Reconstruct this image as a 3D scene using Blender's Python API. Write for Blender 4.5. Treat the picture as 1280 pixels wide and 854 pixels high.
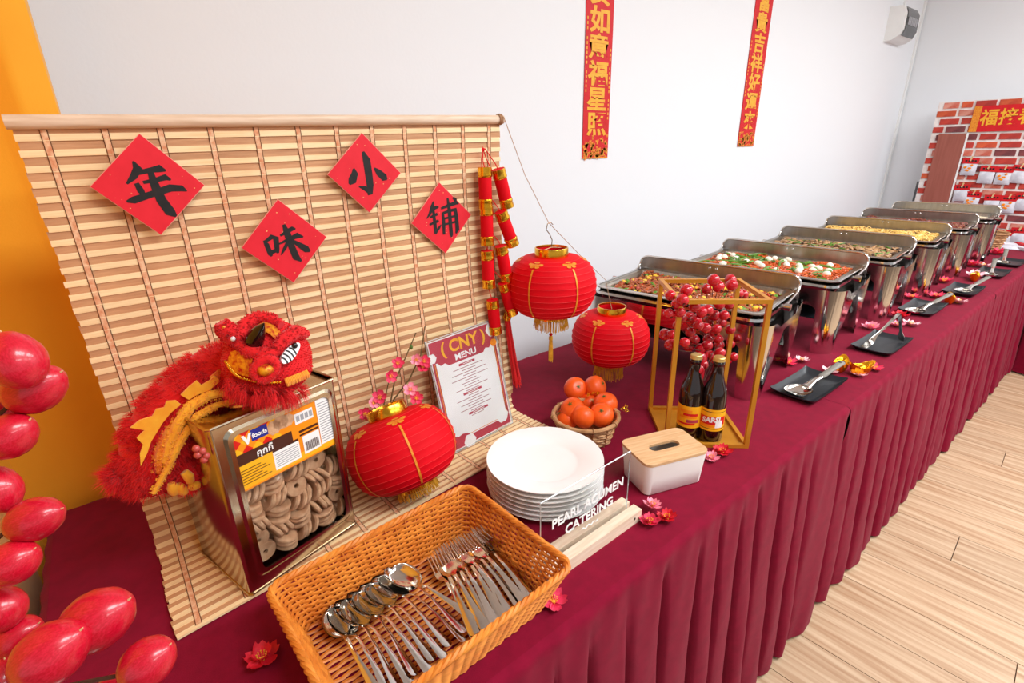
import bpy, bmesh, math, random
from mathutils import Vector, Matrix, Euler, Quaternion
random.seed(7)
PI = math.pi
S = bpy.context.scene
COL = S.collection
for _o in list(bpy.data.objects):
    bpy.data.objects.remove(_o)

# ------------------------------------------------------------------ camera
FPX = 634.986                       # focal length in pixels of the 1280x854 frame
CAM_H = 1.45                        # eye height; table top is at 0.74
TZ = 0.74
ROT = ((0.78185437, -0.23546544, 0.57728656),
       (-0.62315434, -0.26609852, 0.73543881),
       (-0.01955533, -0.93474467, -0.3547816))
cam_d = bpy.data.cameras.new('camera')
cam = bpy.data.objects.new('camera', cam_d)
COL.objects.link(cam)
cam_d.sensor_fit = 'HORIZONTAL'
cam_d.sensor_width = 36.0
cam_d.lens = FPX / 1280.0 * 36.0
cam_d.clip_start = 0.02
cam.matrix_world = Matrix(((ROT[0][0], -ROT[0][1], -ROT[0][2], 0.0),
                           (ROT[1][0], -ROT[1][1], -ROT[1][2], 0.0),
                           (ROT[2][0], -ROT[2][1], -ROT[2][2], CAM_H),
                           (0, 0, 0, 1)))
S.camera = cam

# ------------------------------------------------------------------ world, lights, exposure
S.view_settings.view_transform = 'Standard'
S.view_settings.look = 'None'
S.view_settings.exposure = 0.52
S.view_settings.gamma = 1.0
S.view_settings.use_curve_mapping = False
W = bpy.data.worlds.new('ambient_fill')  # even ambient fill, added through the open sides of the room
S.world = W
W.use_nodes = True
W.node_tree.nodes['Background'].inputs[0].default_value = (0.96, 0.98, 1.0, 1)
W.node_tree.nodes['Background'].inputs[1].default_value = 0.42

def area(name, loc, sx, sy, power, col=(1, 1, 1), rot=(0, 0, 0)):
    l = bpy.data.lights.new(name, 'AREA')
    l.shape = 'RECTANGLE'
    l.size, l.size_y, l.energy, l.color = sx, sy, power, col
    o = bpy.data.objects.new(name, l)
    COL.objects.link(o)
    o.location = loc
    o.rotation_euler = rot
    return o
CEIL = 2.95
for lx, ly, lp in ((0.9, -0.75, 34), (2.5, -0.75, 34), (4.0, -0.75, 36), (0.9, -2.5, 20), (2.6, -2.5, 20), (4.3, -2.5, 20)):
    area('ceiling_panel_light', (lx, ly, CEIL - 0.06), 1.2, 0.6, lp, (0.935, 0.975, 1.0))

# ------------------------------------------------------------------ helpers
def lin(c):
    return tuple((x / 255.0 / 12.92) if x / 255.0 <= 0.04045 else ((x / 255.0 + 0.055) / 1.055) ** 2.4 for x in c) + (1.0,)

MATS = {}
def mat(name, rgb, rough=0.5, metal=0.0, var=None, vscale=20.0, stretch=(1, 1, 1), bump=0.0, bscale=60.0,
        objrand=0.0, island=0.0, trans=0.0, ior=1.45, spec=0.5, sheen=0.0, coat=0.0, emit=None, sss=0.0, coord='Object', alpha=1.0, aniso=0.0):
    """procedural principled material; var = second colour mixed in by noise"""
    m = bpy.data.materials.new(name)
    m.use_nodes = True
    nt = m.node_tree
    b = nt.nodes['Principled BSDF']
    N = nt.nodes.new
    L = nt.links.new
    b.inputs['Roughness'].default_value = rough
    b.inputs['Metallic'].default_value = metal
    b.inputs['Transmission Weight'].default_value = trans
    b.inputs['IOR'].default_value = ior
    b.inputs['Specular IOR Level'].default_value = spec
    b.inputs['Sheen Weight'].default_value = sheen
    b.inputs['Coat Weight'].default_value = coat
    b.inputs['Coat Roughness'].default_value = 0.1
    b.inputs['Alpha'].default_value = alpha
    if sss:
        b.inputs['Subsurface Weight'].default_value = sss
        b.inputs['Subsurface Radius'].default_value = (0.01, 0.005, 0.003)
        b.inputs['Subsurface Scale'].default_value = 0.5
    tc = N('ShaderNodeTexCoord')
    mp = N('ShaderNodeMapping')
    mp.inputs['Scale'].default_value = stretch
    L(tc.outputs[coord], mp.inputs[0])
    base = lin(rgb)
    b.inputs['Base Color'].default_value = base
    sock = None
    if var is not None:
        n = N('ShaderNodeTexNoise')
        n.inputs['Scale'].default_value = vscale
        n.inputs['Detail'].default_value = 5
        L(mp.outputs[0], n.inputs['Vector'])
        r = N('ShaderNodeValToRGB')
        r.color_ramp.elements[0].position = 0.36
        r.color_ramp.elements[1].position = 0.66
        r.color_ramp.elements[0].color = base
        r.color_ramp.elements[1].color = lin(var)
        L(n.outputs['Fac'], r.inputs[0])
        sock = r.outputs[0]
    if objrand or island:
        hsv = N('ShaderNodeHueSaturation')
        if sock:
            L(sock, hsv.inputs['Color'])
        else:
            hsv.inputs['Color'].default_value = base
        mr = N('ShaderNodeMapRange')
        if island:
            g = N('ShaderNodeNewGeometry')
            L(g.outputs['Random Per Island'], mr.inputs[0])
            a = island
        else:
            g = N('ShaderNodeObjectInfo')
            L(g.outputs['Random'], mr.inputs[0])
            a = objrand
        mr.inputs['To Min'].default_value = 1 - a
        mr.inputs['To Max'].default_value = 1 + a
        L(mr.outputs[0], hsv.inputs['Value'])
        sock = hsv.outputs[0]
    if sock:
        L(sock, b.inputs['Base Color'])
    if bump:
        n2 = N('ShaderNodeTexNoise')
        n2.inputs['Scale'].default_value = bscale
        n2.inputs['Detail'].default_value = 4
        L(mp.outputs[0], n2.inputs['Vector'])
        bp = N('ShaderNodeBump')
        bp.inputs['Strength'].default_value = bump
        bp.inputs['Distance'].default_value = 0.01
        L(n2.outputs['Fac'], bp.inputs['Height'])
        L(bp.outputs[0], b.inputs['Normal'])
    if emit:
        b.inputs['Emission Color'].default_value = lin(emit[0])
        b.inputs['Emission Strength'].default_value = emit[1]
    MATS[name] = m
    return m

def ray(px, py):
    c = (px - 640.0, py - 427.0, FPX)
    return Vector([sum(ROT[i][j] * c[j] for j in range(3)) for i in range(3)])
CAMP = Vector((0, 0, CAM_H))
def at_z(px, py, z=0.0):
    """point of the pixel's ray at height z above the table top"""
    d = ray(px, py)
    return CAMP + d * ((TZ + z - CAM_H) / d.z)
def at_y(px, py, y):
    d = ray(px, py)
    return CAMP + d * (y / d.y)
def at_x(px, py, x):
    d = ray(px, py)
    return CAMP + d * (x / d.x)
def at_d(px, py, dep):
    return CAMP + ray(px, py) * (dep / FPX)

class MB:
    """collects shapes into one mesh"""
    def __init__(s):
        s.v = []
        s.f = []
    def add(s, vs, fs, mx=None):
        k = len(s.v)
        if mx is not None:
            vs = [mx @ Vector(p) for p in vs]
        s.v.extend([tuple(p) for p in vs])
        s.f.extend([tuple(i + k for i in f) for f in fs])
        return s
    def box(s, c, sz, rot=None, mx=None):
        hx, hy, hz = sz[0] / 2, sz[1] / 2, sz[2] / 2
        vs = [Vector((x, y, z)) for x in (-hx, hx) for y in (-hy, hy) for z in (-hz, hz)]
        m = Matrix.Translation(c)
        if rot is not None:
            m = m @ Euler(rot).to_matrix().to_4x4()
        if mx is not None:
            m = mx @ m
        return s.add(vs, [(0, 1, 3, 2), (4, 6, 7, 5), (0, 4, 5, 1), (2, 3, 7, 6), (0, 2, 6, 4), (1, 5, 7, 3)], m)
    def rbox(s, c, sz, r, n=4, rot=None, mx=None):
        """box with vertical corners rounded (radius r) and softened top/bottom edges"""
        hx, hy, hz = sz[0] / 2, sz[1] / 2, sz[2] / 2
        e = min(r, hz) * 0.35
        m = Matrix.Translation(c)
        if rot is not None:
            m = m @ Euler(rot).to_matrix().to_4x4()
        if mx is not None:
            m = mx @ m
        def ring(ins, z):
            out = []
            rr = max(r - ins, 1e-5)
            for qx, qy, a0 in ((1, 1, 0), (-1, 1, PI / 2), (-1, -1, PI), (1, -1, 1.5 * PI)):
                for i in range(n + 1):
                    a = a0 + i / n * PI / 2
                    out.append((qx * (hx - r) + rr * math.cos(a), qy * (hy - r) + rr * math.sin(a), z))
            return out
        rings = [ring(e, -hz), ring(0, -hz + e), ring(0, hz - e), ring(e, hz)]
        k = len(rings[0])
        vs = sum(rings, [])
        fs = []
        for j in range(3):
            for i in range(k):
                fs.append((j * k + i, j * k + (i + 1) % k, (j + 1) * k + (i + 1) % k, (j + 1) * k + i))
        fs.append(tuple(reversed(range(k))))
        fs.append(tuple(range(3 * k, 4 * k)))
        return s.add(vs, fs, m)
    def tube(s, pts, r, n=8, closed=False, mx=None, cap=True, flat=1.0):
        pts = [Vector(p) for p in pts]
        m = len(pts)
        rs = r if isinstance(r, (list, tuple)) else [r] * m
        vs = []
        up = None
        for i, p in enumerate(pts):
            if closed:
                t = pts[(i + 1) % m] - pts[i - 1]
            else:
                t = pts[min(i + 1, m - 1)] - pts[max(i - 1, 0)]
            if t.length < 1e-9:
                t = Vector((0, 0, 1))
            t.normalize()
            if up is None:
                up = Vector((0, 0, 1)) if abs(t.z) < 0.9 else Vector((1, 0, 0))
            a = t.cross(up)
            if a.length < 1e-6:
                a = t.orthogonal()
            a.normalize()
            b = a.cross(t).normalized()
            up = b
            for j in range(n):
                q = 2 * PI * j / n
                vs.append(p + a * (math.cos(q) * rs[i]) + b * (math.sin(q) * rs[i] * flat))
        fs = []
        for i in range(m if closed else m - 1):
            for j in range(n):
                fs.append((i * n + j, i * n + (j + 1) % n, ((i + 1) % m) * n + (j + 1) % n, ((i + 1) % m) * n + j))
        if cap and not closed:
            fs.append(tuple(reversed(range(n))))
            fs.append(tuple(range((m - 1) * n, m * n)))
        return s.add(vs, fs, mx)
    def lathe(s, prof, n=24, mx=None, closed=False):
        """prof: list of (r, z)"""
        vs = []
        fs = []
        for (r, z) in prof:
            for j in range(n):
                q = 2 * PI * j / n
                vs.append((r * math.cos(q), r * math.sin(q), z))
        m = len(prof)
        for i in range(m if closed else m - 1):
            for j in range(n):
                a, b2 = i * n + j, i * n + (j + 1) % n
                k = (i + 1) % m
                fs.append((a, b2, k * n + (j + 1) % n, k * n + j))
        return s.add(vs, fs, mx)
    def ell(s, c, rad, nu=14, nv=9, mx=None, rot=None):
        vs = []
        fs = []
        R = Matrix.Translation(c)
        if rot is not None:
            R = R @ (rot if isinstance(rot, Matrix) else Euler(rot).to_matrix().to_4x4())
        if mx is not None:
            R = mx @ R
        for i in range(1, nv):
            a = PI * i / nv
            for j in range(nu):
                q = 2 * PI * j / nu
                vs.append((rad[0] * math.sin(a) * math.cos(q), rad[1] * math.sin(a) * math.sin(q), rad[2] * math.cos(a)))
        t = len(vs)
        vs += [(0, 0, rad[2]), (0, 0, -rad[2])]
        for i in range(nv - 2):
            for j in range(nu):
                fs.append((i * nu + j, (i + 1) * nu + j, (i + 1) * nu + (j + 1) % nu, i * nu + (j + 1) % nu))
        for j in range(nu):
            fs.append((t, j, (j + 1) % nu))
            fs.append((t + 1, (nv - 2) * nu + (j + 1) % nu, (nv - 2) * nu + j))
        return s.add(vs, fs, R)
    def prism(s, poly, z0, z1, mx=None):
        """extruded polygon in xy"""
        k = len(poly)
        vs = [(p[0], p[1], z0) for p in poly] + [(p[0], p[1], z1) for p in poly]
        fs = [tuple(reversed(range(k))), tuple(range(k, 2 * k))]
        for i in range(k):
            fs.append((i, (i + 1) % k, k + (i + 1) % k, k + i))
        return s.add(vs, fs, mx)
    def grid(s, fn, nu, nv, mx=None, closed_u=False):
        vs = []
        for i in range(nu + (0 if closed_u else 1)):
            for j in range(nv + 1):
                vs.append(fn(i / nu, j / nv))
        fs = []
        w_ = nv + 1
        for i in range(nu):
            i2 = (i + 1) % nu if closed_u else i + 1
            for j in range(nv):
                fs.append((i * w_ + j, i2 * w_ + j, i2 * w_ + j + 1, i * w_ + j + 1))
        return s.add(vs, fs, mx)
    def mesh(s, name, m, smooth=True, angle=38, fix=False):
        me = bpy.data.meshes.new(name)
        me.from_pydata(s.v, [], s.f)
        if fix:
            bm = bmesh.new()
            bm.from_mesh(me)
            bmesh.ops.recalc_face_normals(bm, faces=bm.faces)
            bm.to_mesh(me)
            bm.free()
        if smooth:
            me.polygons.foreach_set('use_smooth', [True] * len(me.polygons))
            me.set_sharp_from_angle(angle=math.radians(angle))
        me.materials.append(MATS[m] if isinstance(m, str) else m)
        me.update()
        return me
    def build(s, name, m, parent=None, smooth=True, angle=38, fix=True, loc=None, rot=None):
        o = bpy.data.objects.new(name, s.mesh(name, m, smooth, angle, fix))
        COL.objects.link(o)
        if parent is not None:
            o.parent = parent
        if loc is not None:
            o.location = loc
        if rot is not None:
            o.rotation_euler = rot
        return o

def tag(o, label, cat, group=None, kind=None):
    o['label'] = label
    o['category'] = cat
    if group:
        o['group'] = group
    if kind:
        o['kind'] = kind
    return o
def struct(o, label=None):
    o['kind'] = 'structure'
    if label:
        o['label'] = label
    return o
def thing(name, loc, label, cat, group=None, rot=(0, 0, 0)):
    o = bpy.data.objects.new(name, None)
    COL.objects.link(o)
    o.empty_display_size = 0.02
    o.location = loc
    o.rotation_euler = rot
    return tag(o, label, cat, group)
def inst(name, me, parent=None, loc=(0, 0, 0), rot=(0, 0, 0), scale=None, mx=None):
    o = bpy.data.objects.new(name, me)
    COL.objects.link(o)
    o.parent = parent
    if mx is not None:
        o.matrix_basis = mx
    else:
        o.location = loc
        o.rotation_euler = rot
        if scale is not None:
            o.scale = scale if isinstance(scale, (tuple, list)) else (scale,) * 3
    return o
def copy_tree(o, parent=None):
    c = o.copy()
    COL.objects.link(c)
    c.parent = parent
    for ch in o.children:
        copy_tree(ch, c)
    return c
def text_mesh(body, size, m, bold=0.0, extrude=0.0005, align='CENTER'):
    cu = bpy.data.curves.new('lettering', 'FONT')
    cu.body = body
    cu.size = size
    cu.align_x = align
    cu.align_y = 'CENTER'
    cu.offset = bold
    cu.extrude = extrude
    cu.resolution_u = 3
    o = bpy.data.objects.new('lettering', cu)
    COL.objects.link(o)
    dg = bpy.context.evaluated_depsgraph_get()
    me = bpy.data.meshes.new_from_object(o.evaluated_get(dg))
    bpy.data.objects.remove(o)
    bpy.data.curves.remove(cu)
    me.materials.clear()
    me.materials.append(MATS[m])
    return me
def rnd(a, b):
    return random.uniform(a, b)
def lerp(a, b, t):
    return a + (b - a) * t
def basis(origin, xdir, ydir):
    """matrix whose local x,y,z map to xdir, ydir(orthogonalised), x cross y"""
    x = Vector(xdir).normalized()
    z = x.cross(Vector(ydir)).normalized()
    y = z.cross(x)
    return Matrix(((x.x, y.x, z.x, origin[0]), (x.y, y.y, z.y, origin[1]), (x.z, y.z, z.z, origin[2]), (0, 0, 0, 1)))
def fur(mb, pts, n, length, width, droop=(0, 0, 0), jit=0.5):
    """spiky pile: pts = list of (position, normal)"""
    d = Vector(droop)
    for _ in range(n):
        p, nn = random.choice(pts)
        p = Vector(p)
        nn = Vector(nn)
        t = nn.orthogonal().normalized()
        b = nn.cross(t)
        p = p + t * rnd(-1, 1) * width * 2 + b * rnd(-1, 1) * width * 2
        dr = (nn + (t * rnd(-1, 1) + b * rnd(-1, 1)) * jit).normalized()
        L = length * rnd(0.6, 1.25)
        q = dr.orthogonal().normalized() * width
        q.rotate(Quaternion(dr, rnd(0, 6.28)))
        mid = p + dr * L * 0.55 + d * L * 0.25
        tip = p + dr * L + d * L
        mb.add([p - q - nn * 0.001, p + q - nn * 0.001, mid + q * 0.7, mid - q * 0.7, tip], [(0, 1, 2, 3), (3, 2, 4)])

# ------------------------------------------------------------------ materials
mat('wall_paint', (240, 242, 245), 0.75, bump=0.04, bscale=90)
mat('ceiling_paint', (240, 240, 240), 0.8, var=(232, 232, 232), vscale=3)
mat('floor_gap', (120, 95, 72), 0.7, var=(100, 78, 60), vscale=9)
mat('floor_wood', (208, 180, 148), 0.42, var=(170, 132, 98), vscale=4.0, stretch=(12, 0.6, 1), bump=0.02, bscale=40, objrand=0.07)
mat('yellow_cloth', (250, 176, 38), 0.8, var=(246, 168, 32), vscale=6, bump=0.05, bscale=300, sheen=0.2)
mat('burgundy_cloth', (132, 6, 42), 0.85, var=(122, 5, 38), vscale=40, bump=0.12, bscale=900, sheen=0.05, spec=0.15)
mat('table_grey', (150, 150, 150), 0.5, var=(135, 135, 135), vscale=8)
mat('bamboo_light', (252, 228, 182), 0.5, var=(242, 208, 156), vscale=6, stretch=(2, 30, 30), objrand=0.06)
mat('bamboo_brown', (208, 158, 116), 0.55, var=(186, 134, 94), vscale=6, stretch=(2, 30, 30), objrand=0.08)
mat('cord_orange', (238, 196, 158), 0.8, var=(216, 140, 98), vscale=120)
mat('thread_dark', (96, 60, 36), 0.8, var=(120, 80, 50), vscale=60)
mat('pale_wood', (232, 208, 184), 0.55, var=(214, 184, 156), vscale=7, stretch=(2, 25, 25))
mat('pale_wood_y', (240, 218, 194), 0.5, var=(226, 198, 170), vscale=7, stretch=(2, 25, 25))
mat('oak_lid', (224, 184, 138), 0.5, var=(206, 160, 112), vscale=8, stretch=(2, 26, 26))
mat('paper_red', (228, 28, 48), 0.6, var=(220, 22, 42), vscale=30)
mat('paper_red_edge', (240, 170, 150), 0.7, var=(230, 150, 130), vscale=30)
mat('gold_fleck', (250, 170, 120), 0.5, var=(250, 190, 120), vscale=30)
mat('ink_black', (18, 16, 18), 0.6, var=(30, 27, 28), vscale=60)
mat('banner_red', (214, 10, 26), 0.55, var=(205, 8, 22), vscale=20)
mat('banner_gold', (244, 184, 50), 0.5, var=(236, 166, 40), vscale=40)
mat('lantern_red', (220, 2, 24), 0.66, var=(212, 1, 20), vscale=30, spec=0.2, emit=None, bump=0.03, bscale=500)
mat('lantern_line', (236, 36, 46), 0.6, var=(235, 50, 56), vscale=30)
mat('gold_foil', (246, 190, 62), 0.2, 1.0, var=(226, 158, 40), vscale=25)
mat('gold_print', (240, 160, 50), 0.45, 0.2, var=(222, 120, 30), vscale=140)
mat('gold_thread', (240, 190, 60), 0.6, var=(214, 156, 40), vscale=70, island=0.12)
mat('wire', (150, 120, 90), 0.35, 0.9, var=(130, 100, 70), vscale=40)
mat('twine', (190, 150, 116), 0.85, var=(165, 122, 90), vscale=200)
mat('steel', (226, 222, 216), 0.12, 1.0, var=(206, 204, 202), vscale=6)
mat('lid_satin', (182, 180, 176), 0.36, 1.0, var=(170, 168, 164), vscale=8, stretch=(1, 8, 1))
mat('steel_satin', (186, 174, 156), 0.30, 1.0, var=(160, 156, 150), vscale=8, stretch=(1, 30, 1))  # warm tint paints golden reflections into the pan's metal
mat('steel_dark', (70, 72, 76), 0.3, 0.9, var=(58, 60, 64), vscale=10)
mat('steel_cutlery', (226, 222, 216), 0.12, 1.0, var=(214, 210, 204), vscale=10)
mat('tin_metal', (196, 180, 154), 0.16, 1.0, var=(190, 176, 154), vscale=7, bump=0.02, bscale=12)
mat('clear_plastic', (250, 250, 250), 0.06, trans=1.0, ior=1.2, var=(244, 244, 244), vscale=10)
mat('acrylic_edge_glint', (206, 212, 212), 0.15, var=(226, 236, 238), vscale=12)  # pale colour stands in for light caught by polished acrylic edges
mat('acrylic', (252, 254, 254), 0.02, trans=1.0, ior=1.08, var=(248, 250, 250), vscale=10)
mat('glass_brown', (60, 24, 10), 0.05, trans=0.85, ior=1.5, var=(48, 18, 8), vscale=10)
mat('cola_liquid', (18, 7, 4), 0.1, var=(14, 5, 3), vscale=10)
mat('porcelain', (246, 244, 242), 0.16, var=(243, 241, 239), vscale=8, coat=0.3)
mat('wicker', (228, 142, 52), 0.5, var=(204, 112, 32), vscale=30, island=0.1)
mat('bamboo_basket', (206, 160, 112), 0.6, var=(172, 122, 78), vscale=30, island=0.12)
mat('white_plastic', (246, 241, 236), 0.45, var=(242, 236, 230), vscale=10)
mat('dark_slot', (60, 44, 34), 0.8, var=(70, 52, 40), vscale=10)
mat('orange_peel', (248, 98, 30), 0.32, var=(244, 92, 26), vscale=14, bump=0.05, bscale=500, objrand=0.05)
mat('leaf_green', (70, 104, 40), 0.5, var=(96, 120, 50), vscale=40)
mat('brass_frame', (214, 148, 42), 0.42, 0.35, var=(202, 134, 34), vscale=12)
mat('berry_red', (176, 8, 28), 0.16, var=(206, 22, 40), vscale=40, coat=0.5, objrand=0.15)
mat('big_berry', (190, 4, 32), 0.34, var=(210, 26, 54), vscale=18, stretch=(1, 1, 0.5), coat=0.4, objrand=0.08)
mat('twig', (92, 56, 44), 0.8, var=(70, 40, 30), vscale=60)
mat('twig_green', (120, 96, 56), 0.8, var=(90, 76, 40), vscale=60)
mat('petal_pink', (248, 130, 158), 0.6, var=(252, 176, 192), vscale=60)
mat('petal_hot', (226, 40, 84), 0.6, var=(238, 78, 112), vscale=60)
mat('petal_red', (214, 18, 44), 0.6, var=(232, 44, 64), vscale=60)
mat('petal_pale', (252, 196, 208), 0.6, var=(252, 222, 226), vscale=60)
mat('stamen', (250, 190, 70), 0.5, var=(240, 160, 50), vscale=80)
mat('slate_black', (38, 42, 48), 0.32, var=(30, 33, 38), vscale=14, bump=0.03, bscale=60)
mat('rubber_grip', (140, 134, 124), 0.5, var=(126, 120, 112), vscale=20)
mat('brick_face', (196, 66, 52), 0.75, var=(170, 52, 46), vscale=16, objrand=0.12, bump=0.2, bscale=80)
mat('brick_orange', (214, 98, 58), 0.75, var=(190, 70, 46), vscale=16, objrand=0.12, bump=0.2, bscale=80)
mat('brick_dark', (134, 66, 66), 0.75, var=(104, 54, 58), vscale=16, objrand=0.15, bump=0.2, bscale=80)
mat('brick_washed', (222, 156, 138), 0.75, var=(196, 86, 66), vscale=14, objrand=0.1, bump=0.2, bscale=80)
mat('mortar', (244, 238, 234), 0.85, var=(222, 208, 202), vscale=20)
mat('brown_board', (164, 92, 78), 0.55, var=(152, 82, 68), vscale=6, stretch=(12, 12, 0.8))
mat('wood_peg', (226, 190, 140), 0.6, var=(210, 172, 122), vscale=40)
mat('bag_plastic', (226, 226, 234), 0.25, var=(205, 205, 215), vscale=25, bump=0.3, bscale=60)
mat('fur_red', (232, 12, 20), 0.75, island=0.12, sheen=0.2)
mat('plush_red', (226, 10, 22), 0.85, var=(214, 8, 18), vscale=60, sheen=0.2)
mat('felt_yellow', (254, 186, 44), 0.8, var=(246, 160, 28), vscale=50, sheen=0.3)
mat('felt_orange', (244, 134, 26), 0.8, var=(250, 166, 40), vscale=40, sheen=0.3, island=0.1)
mat('gold_brocade', (240, 164, 30), 0.4, 0.3, var=(190, 16, 20), vscale=170)
mat('black_gloss', (14, 14, 16), 0.08, var=(18, 18, 20), vscale=10, coat=0.5)
mat('white_gloss', (245, 245, 245), 0.3, var=(238, 238, 238), vscale=10)
mat('pink_bead', (196, 84, 76), 0.25, var=(186, 70, 64), vscale=20)
mat('biscuit', (226, 180, 140), 0.75, var=(206, 154, 112), vscale=60, bump=0.15, bscale=200, objrand=0.08)
mat('label_orange', (252, 150, 22), 0.3, var=(250, 140, 18), vscale=6)
mat('label_yellow', (254, 186, 30), 0.3, var=(252, 178, 26), vscale=6)
mat('label_red', (220, 30, 26), 0.3, var=(212, 26, 22), vscale=6)
mat('label_brown', (78, 36, 22), 0.35, var=(70, 30, 18), vscale=8)
mat('label_white', (248, 247, 244), 0.35, var=(244, 243, 240), vscale=8)
mat('label_grey', (172, 172, 176), 0.4, var=(160, 160, 164), vscale=40)
mat('label_blue', (40, 48, 150), 0.35, var=(36, 44, 140), vscale=8)
mat('menu_paper', (248, 244, 242), 0.35, var=(246, 241, 238), vscale=8)
mat('menu_rose', (188, 64, 78), 0.35, var=(180, 58, 72), vscale=12)
mat('menu_text', (176, 120, 124), 0.4, var=(168, 112, 116), vscale=12)
mat('ingot_gold', (250, 186, 36), 0.18, 0.9, var=(240, 160, 26), vscale=20)
mat('egg_white', (246, 236, 208), 0.4, var=(250, 246, 236), vscale=50, objrand=0.05)
mat('smoke_plastic', (90, 92, 94), 0.12, var=(80, 82, 84), vscale=10)
mat('box_white', (244, 244, 242), 0.4, var=(240, 240, 238), vscale=10)
# ------------------------------------------------------------------ the room
WALL_Y = 1.60
FAR_X = 5.42
wb = MB().box((1.5, WALL_Y + 0.05, 1.475), (10, 0.1, 2.95)).build('wall_back', 'wall_paint')
struct(wb)
wf = MB().box((FAR_X + 0.05, -1.9, 1.475), (0.1, 7.0, 2.95)).build('wall_right', 'wall_paint')
struct(wf)
ce = MB().box((1.5, -1.9, CEIL + 0.05), (10, 7.2, 0.1)).build('ceiling', 'ceiling_paint')
struct(ce)
fl = MB().box((1.5, -1.9, -0.06), (10, 7.2, 0.1)).build('floor', 'floor_gap')
struct(fl)
# laminate planks, running towards the wall
pl_me = MB().box((0, 0, 0), (0.1775, 1.2, 0.0105)).mesh('plank', 'floor_wood', smooth=False)
pa = math.radians(4)
ca, sa = math.cos(pa), math.sin(pa)
for i in range(26):
    off = (i * 0.47) % 1.2
    for j in range(5):
        u = 0.45 + i * 0.180
        v = -2.9 + off + j * 1.2025
        x, y = u * ca - v * sa, u * sa + v * ca
        if x > FAR_X - 0.12 or y > 0.95 or y < -2.6 or (y < -1.2 and x < 1.2):
            continue
        inst('plank', pl_me, fl, (x, y, -0.0052), (0, 0, pa))

# yellow cloth backdrop behind and beside the table
prof = [(-0.012, 1.372), (-0.014, 1.352), (-0.06, 1.338), (-0.10, 1.35), (-0.27, 1.365), (-0.292, 1.34), (-0.30, 1.0), (-0.296, 0.40)]  # side return is lengthened out of view to shade the table's left end
fine = []
for k in range(len(prof) - 1):
    for q in range(6):
        t = q / 6
        fine.append((lerp(prof[k][0], prof[k + 1][0], t), lerp(prof[k][1], prof[k + 1][1], t)))
fine.append(prof[-1])
def ycl(u, v):
    p = fine[min(int(round(u * (len(fine) - 1))), len(fine) - 1)]
    z = v * 2.5
    return (p[0] + 0.003 * math.sin(z * 5 + p[1] * 30), p[1] + 0.003 * math.sin(z * 4 + p[0] * 40), z)
yo = MB().grid(ycl, len(fine) - 1, 30).build('cloth_backdrop', 'yellow_cloth', fix=False)
md = yo.modifiers.new('thickness', 'SOLIDIFY')
md.thickness = 0.004
md.offset = -1
tag(yo, 'tall yellow cloth backdrop hung behind the end of the burgundy table', 'backdrop')

# ------------------------------------------------------------------ tables with pleated cloths
YF, YB = 0.412, 1.318
def folding_table(x0, x1, y0, y1, label):
    t = thing('folding_table', ((x0 + x1) / 2, (y0 + y1) / 2, 0), label, 'table', 'folding tables under the cloths')
    hx, hy = (x1 - x0) / 2 - 0.06, (y1 - y0) / 2 - 0.06
    MB().rbox((0, 0, TZ - 0.018), (hx * 2, hy * 2, 0.028), 0.02).build('table_top', 'table_grey', t)
    leg = MB().tube([(0, 0, 0), (0, 0, TZ - 0.03)], 0.014, 8).mesh('leg', 'table_grey')
    for sx in (-1, 1):
        for sy in (-1, 1):
            inst('leg', leg, t, (sx * (hx - 0.15), sy * (hy - 0.1), 0))
def pleats(length, seed):
    r = random.Random(seed)
    b = [0.0]
    while b[-1] < length - 0.09:
        b.append(b[-1] + r.uniform(0.065, 0.135))
    b[-1] = length
    return b, [r.uniform(0.55, 1.0) for _ in b], [r.uniform(0.3, 1.0) for _ in b]
def skirt(mb, p0, p1, out, seed, ztop=TZ, flare=0.020, bulge=0.040, notch=0.036):
    p0, p1, out = Vector(p0), Vector(p1), Vector(out)
    L = (p1 - p0).length
    b, am, nt = pleats(L, seed)
    nu = int(L / 0.0055)
    cols = []
    for k in range(len(b) - 1):
        m = max(14, int((b[k + 1] - b[k]) / 0.007))
        for i in range(m):
            cols.append((k, i / m))
    cols.append((len(b) - 2, 1.0))
    rows = [0.0, 0.006, 0.014, 0.03, 0.06, 0.10, 0.16, 0.24, 0.34, 0.46, 0.6, 0.74, 0.86, 0.94, 0.985, 1.0]
    H = ztop - 0.012
    vs = []
    for (k, u) in cols:
        s = lerp(b[k], b[k + 1], u)
        e = 2 * u - 1
        a = am[k]
        nn = nt[k] if u < 0.5 else nt[k + 1]
        for t in rows:
            d = t * H
            rr = 0.014
            base = -rr if t == 0 else (-rr + math.sqrt(max(0, rr * rr - (rr - min(d, rr)) ** 2)))
            grow = min(1, max(0, (t - 0.02) / 0.9)) ** 0.8
            lobe = bulge * a * grow * math.sqrt(max(0.0, 1 - e * e * 0.98))
            g2 = min(1, max(0, (t - 0.02 - 0.10 * (1 - nn)) / 0.16))
            nch = -notch * nn * g2 * math.exp(-((1 - abs(e)) / 0.13) ** 2)
            wig = 0.004 * grow * math.sin(s * 40 + t * 5 + seed) + 0.0015 * math.sin(s * 90 + t * 16)
            off = base + (flare * t * 0.7 + lobe + nch + wig if t > 0 else 0)
            sway = 0.0 if t == 0 else 0.010 * grow * math.sin(s * 11 + seed * 1.7)
            pp = p0 + (p1 - p0) * min(1, max(0, (s + sway) / L)) + out * off
            z = ztop - d + (0.004 * abs(e) ** 3 if t == 1.0 else 0)
            vs.append((pp.x, pp.y, z))
    n = len(rows)
    fs = []
    for i in range(len(cols) - 1):
        for j in range(n - 1):
            fs.append((i * n + j, i * n + j + 1, (i + 1) * n + j + 1, (i + 1) * n + j))
    mb.add(vs, fs)
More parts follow.
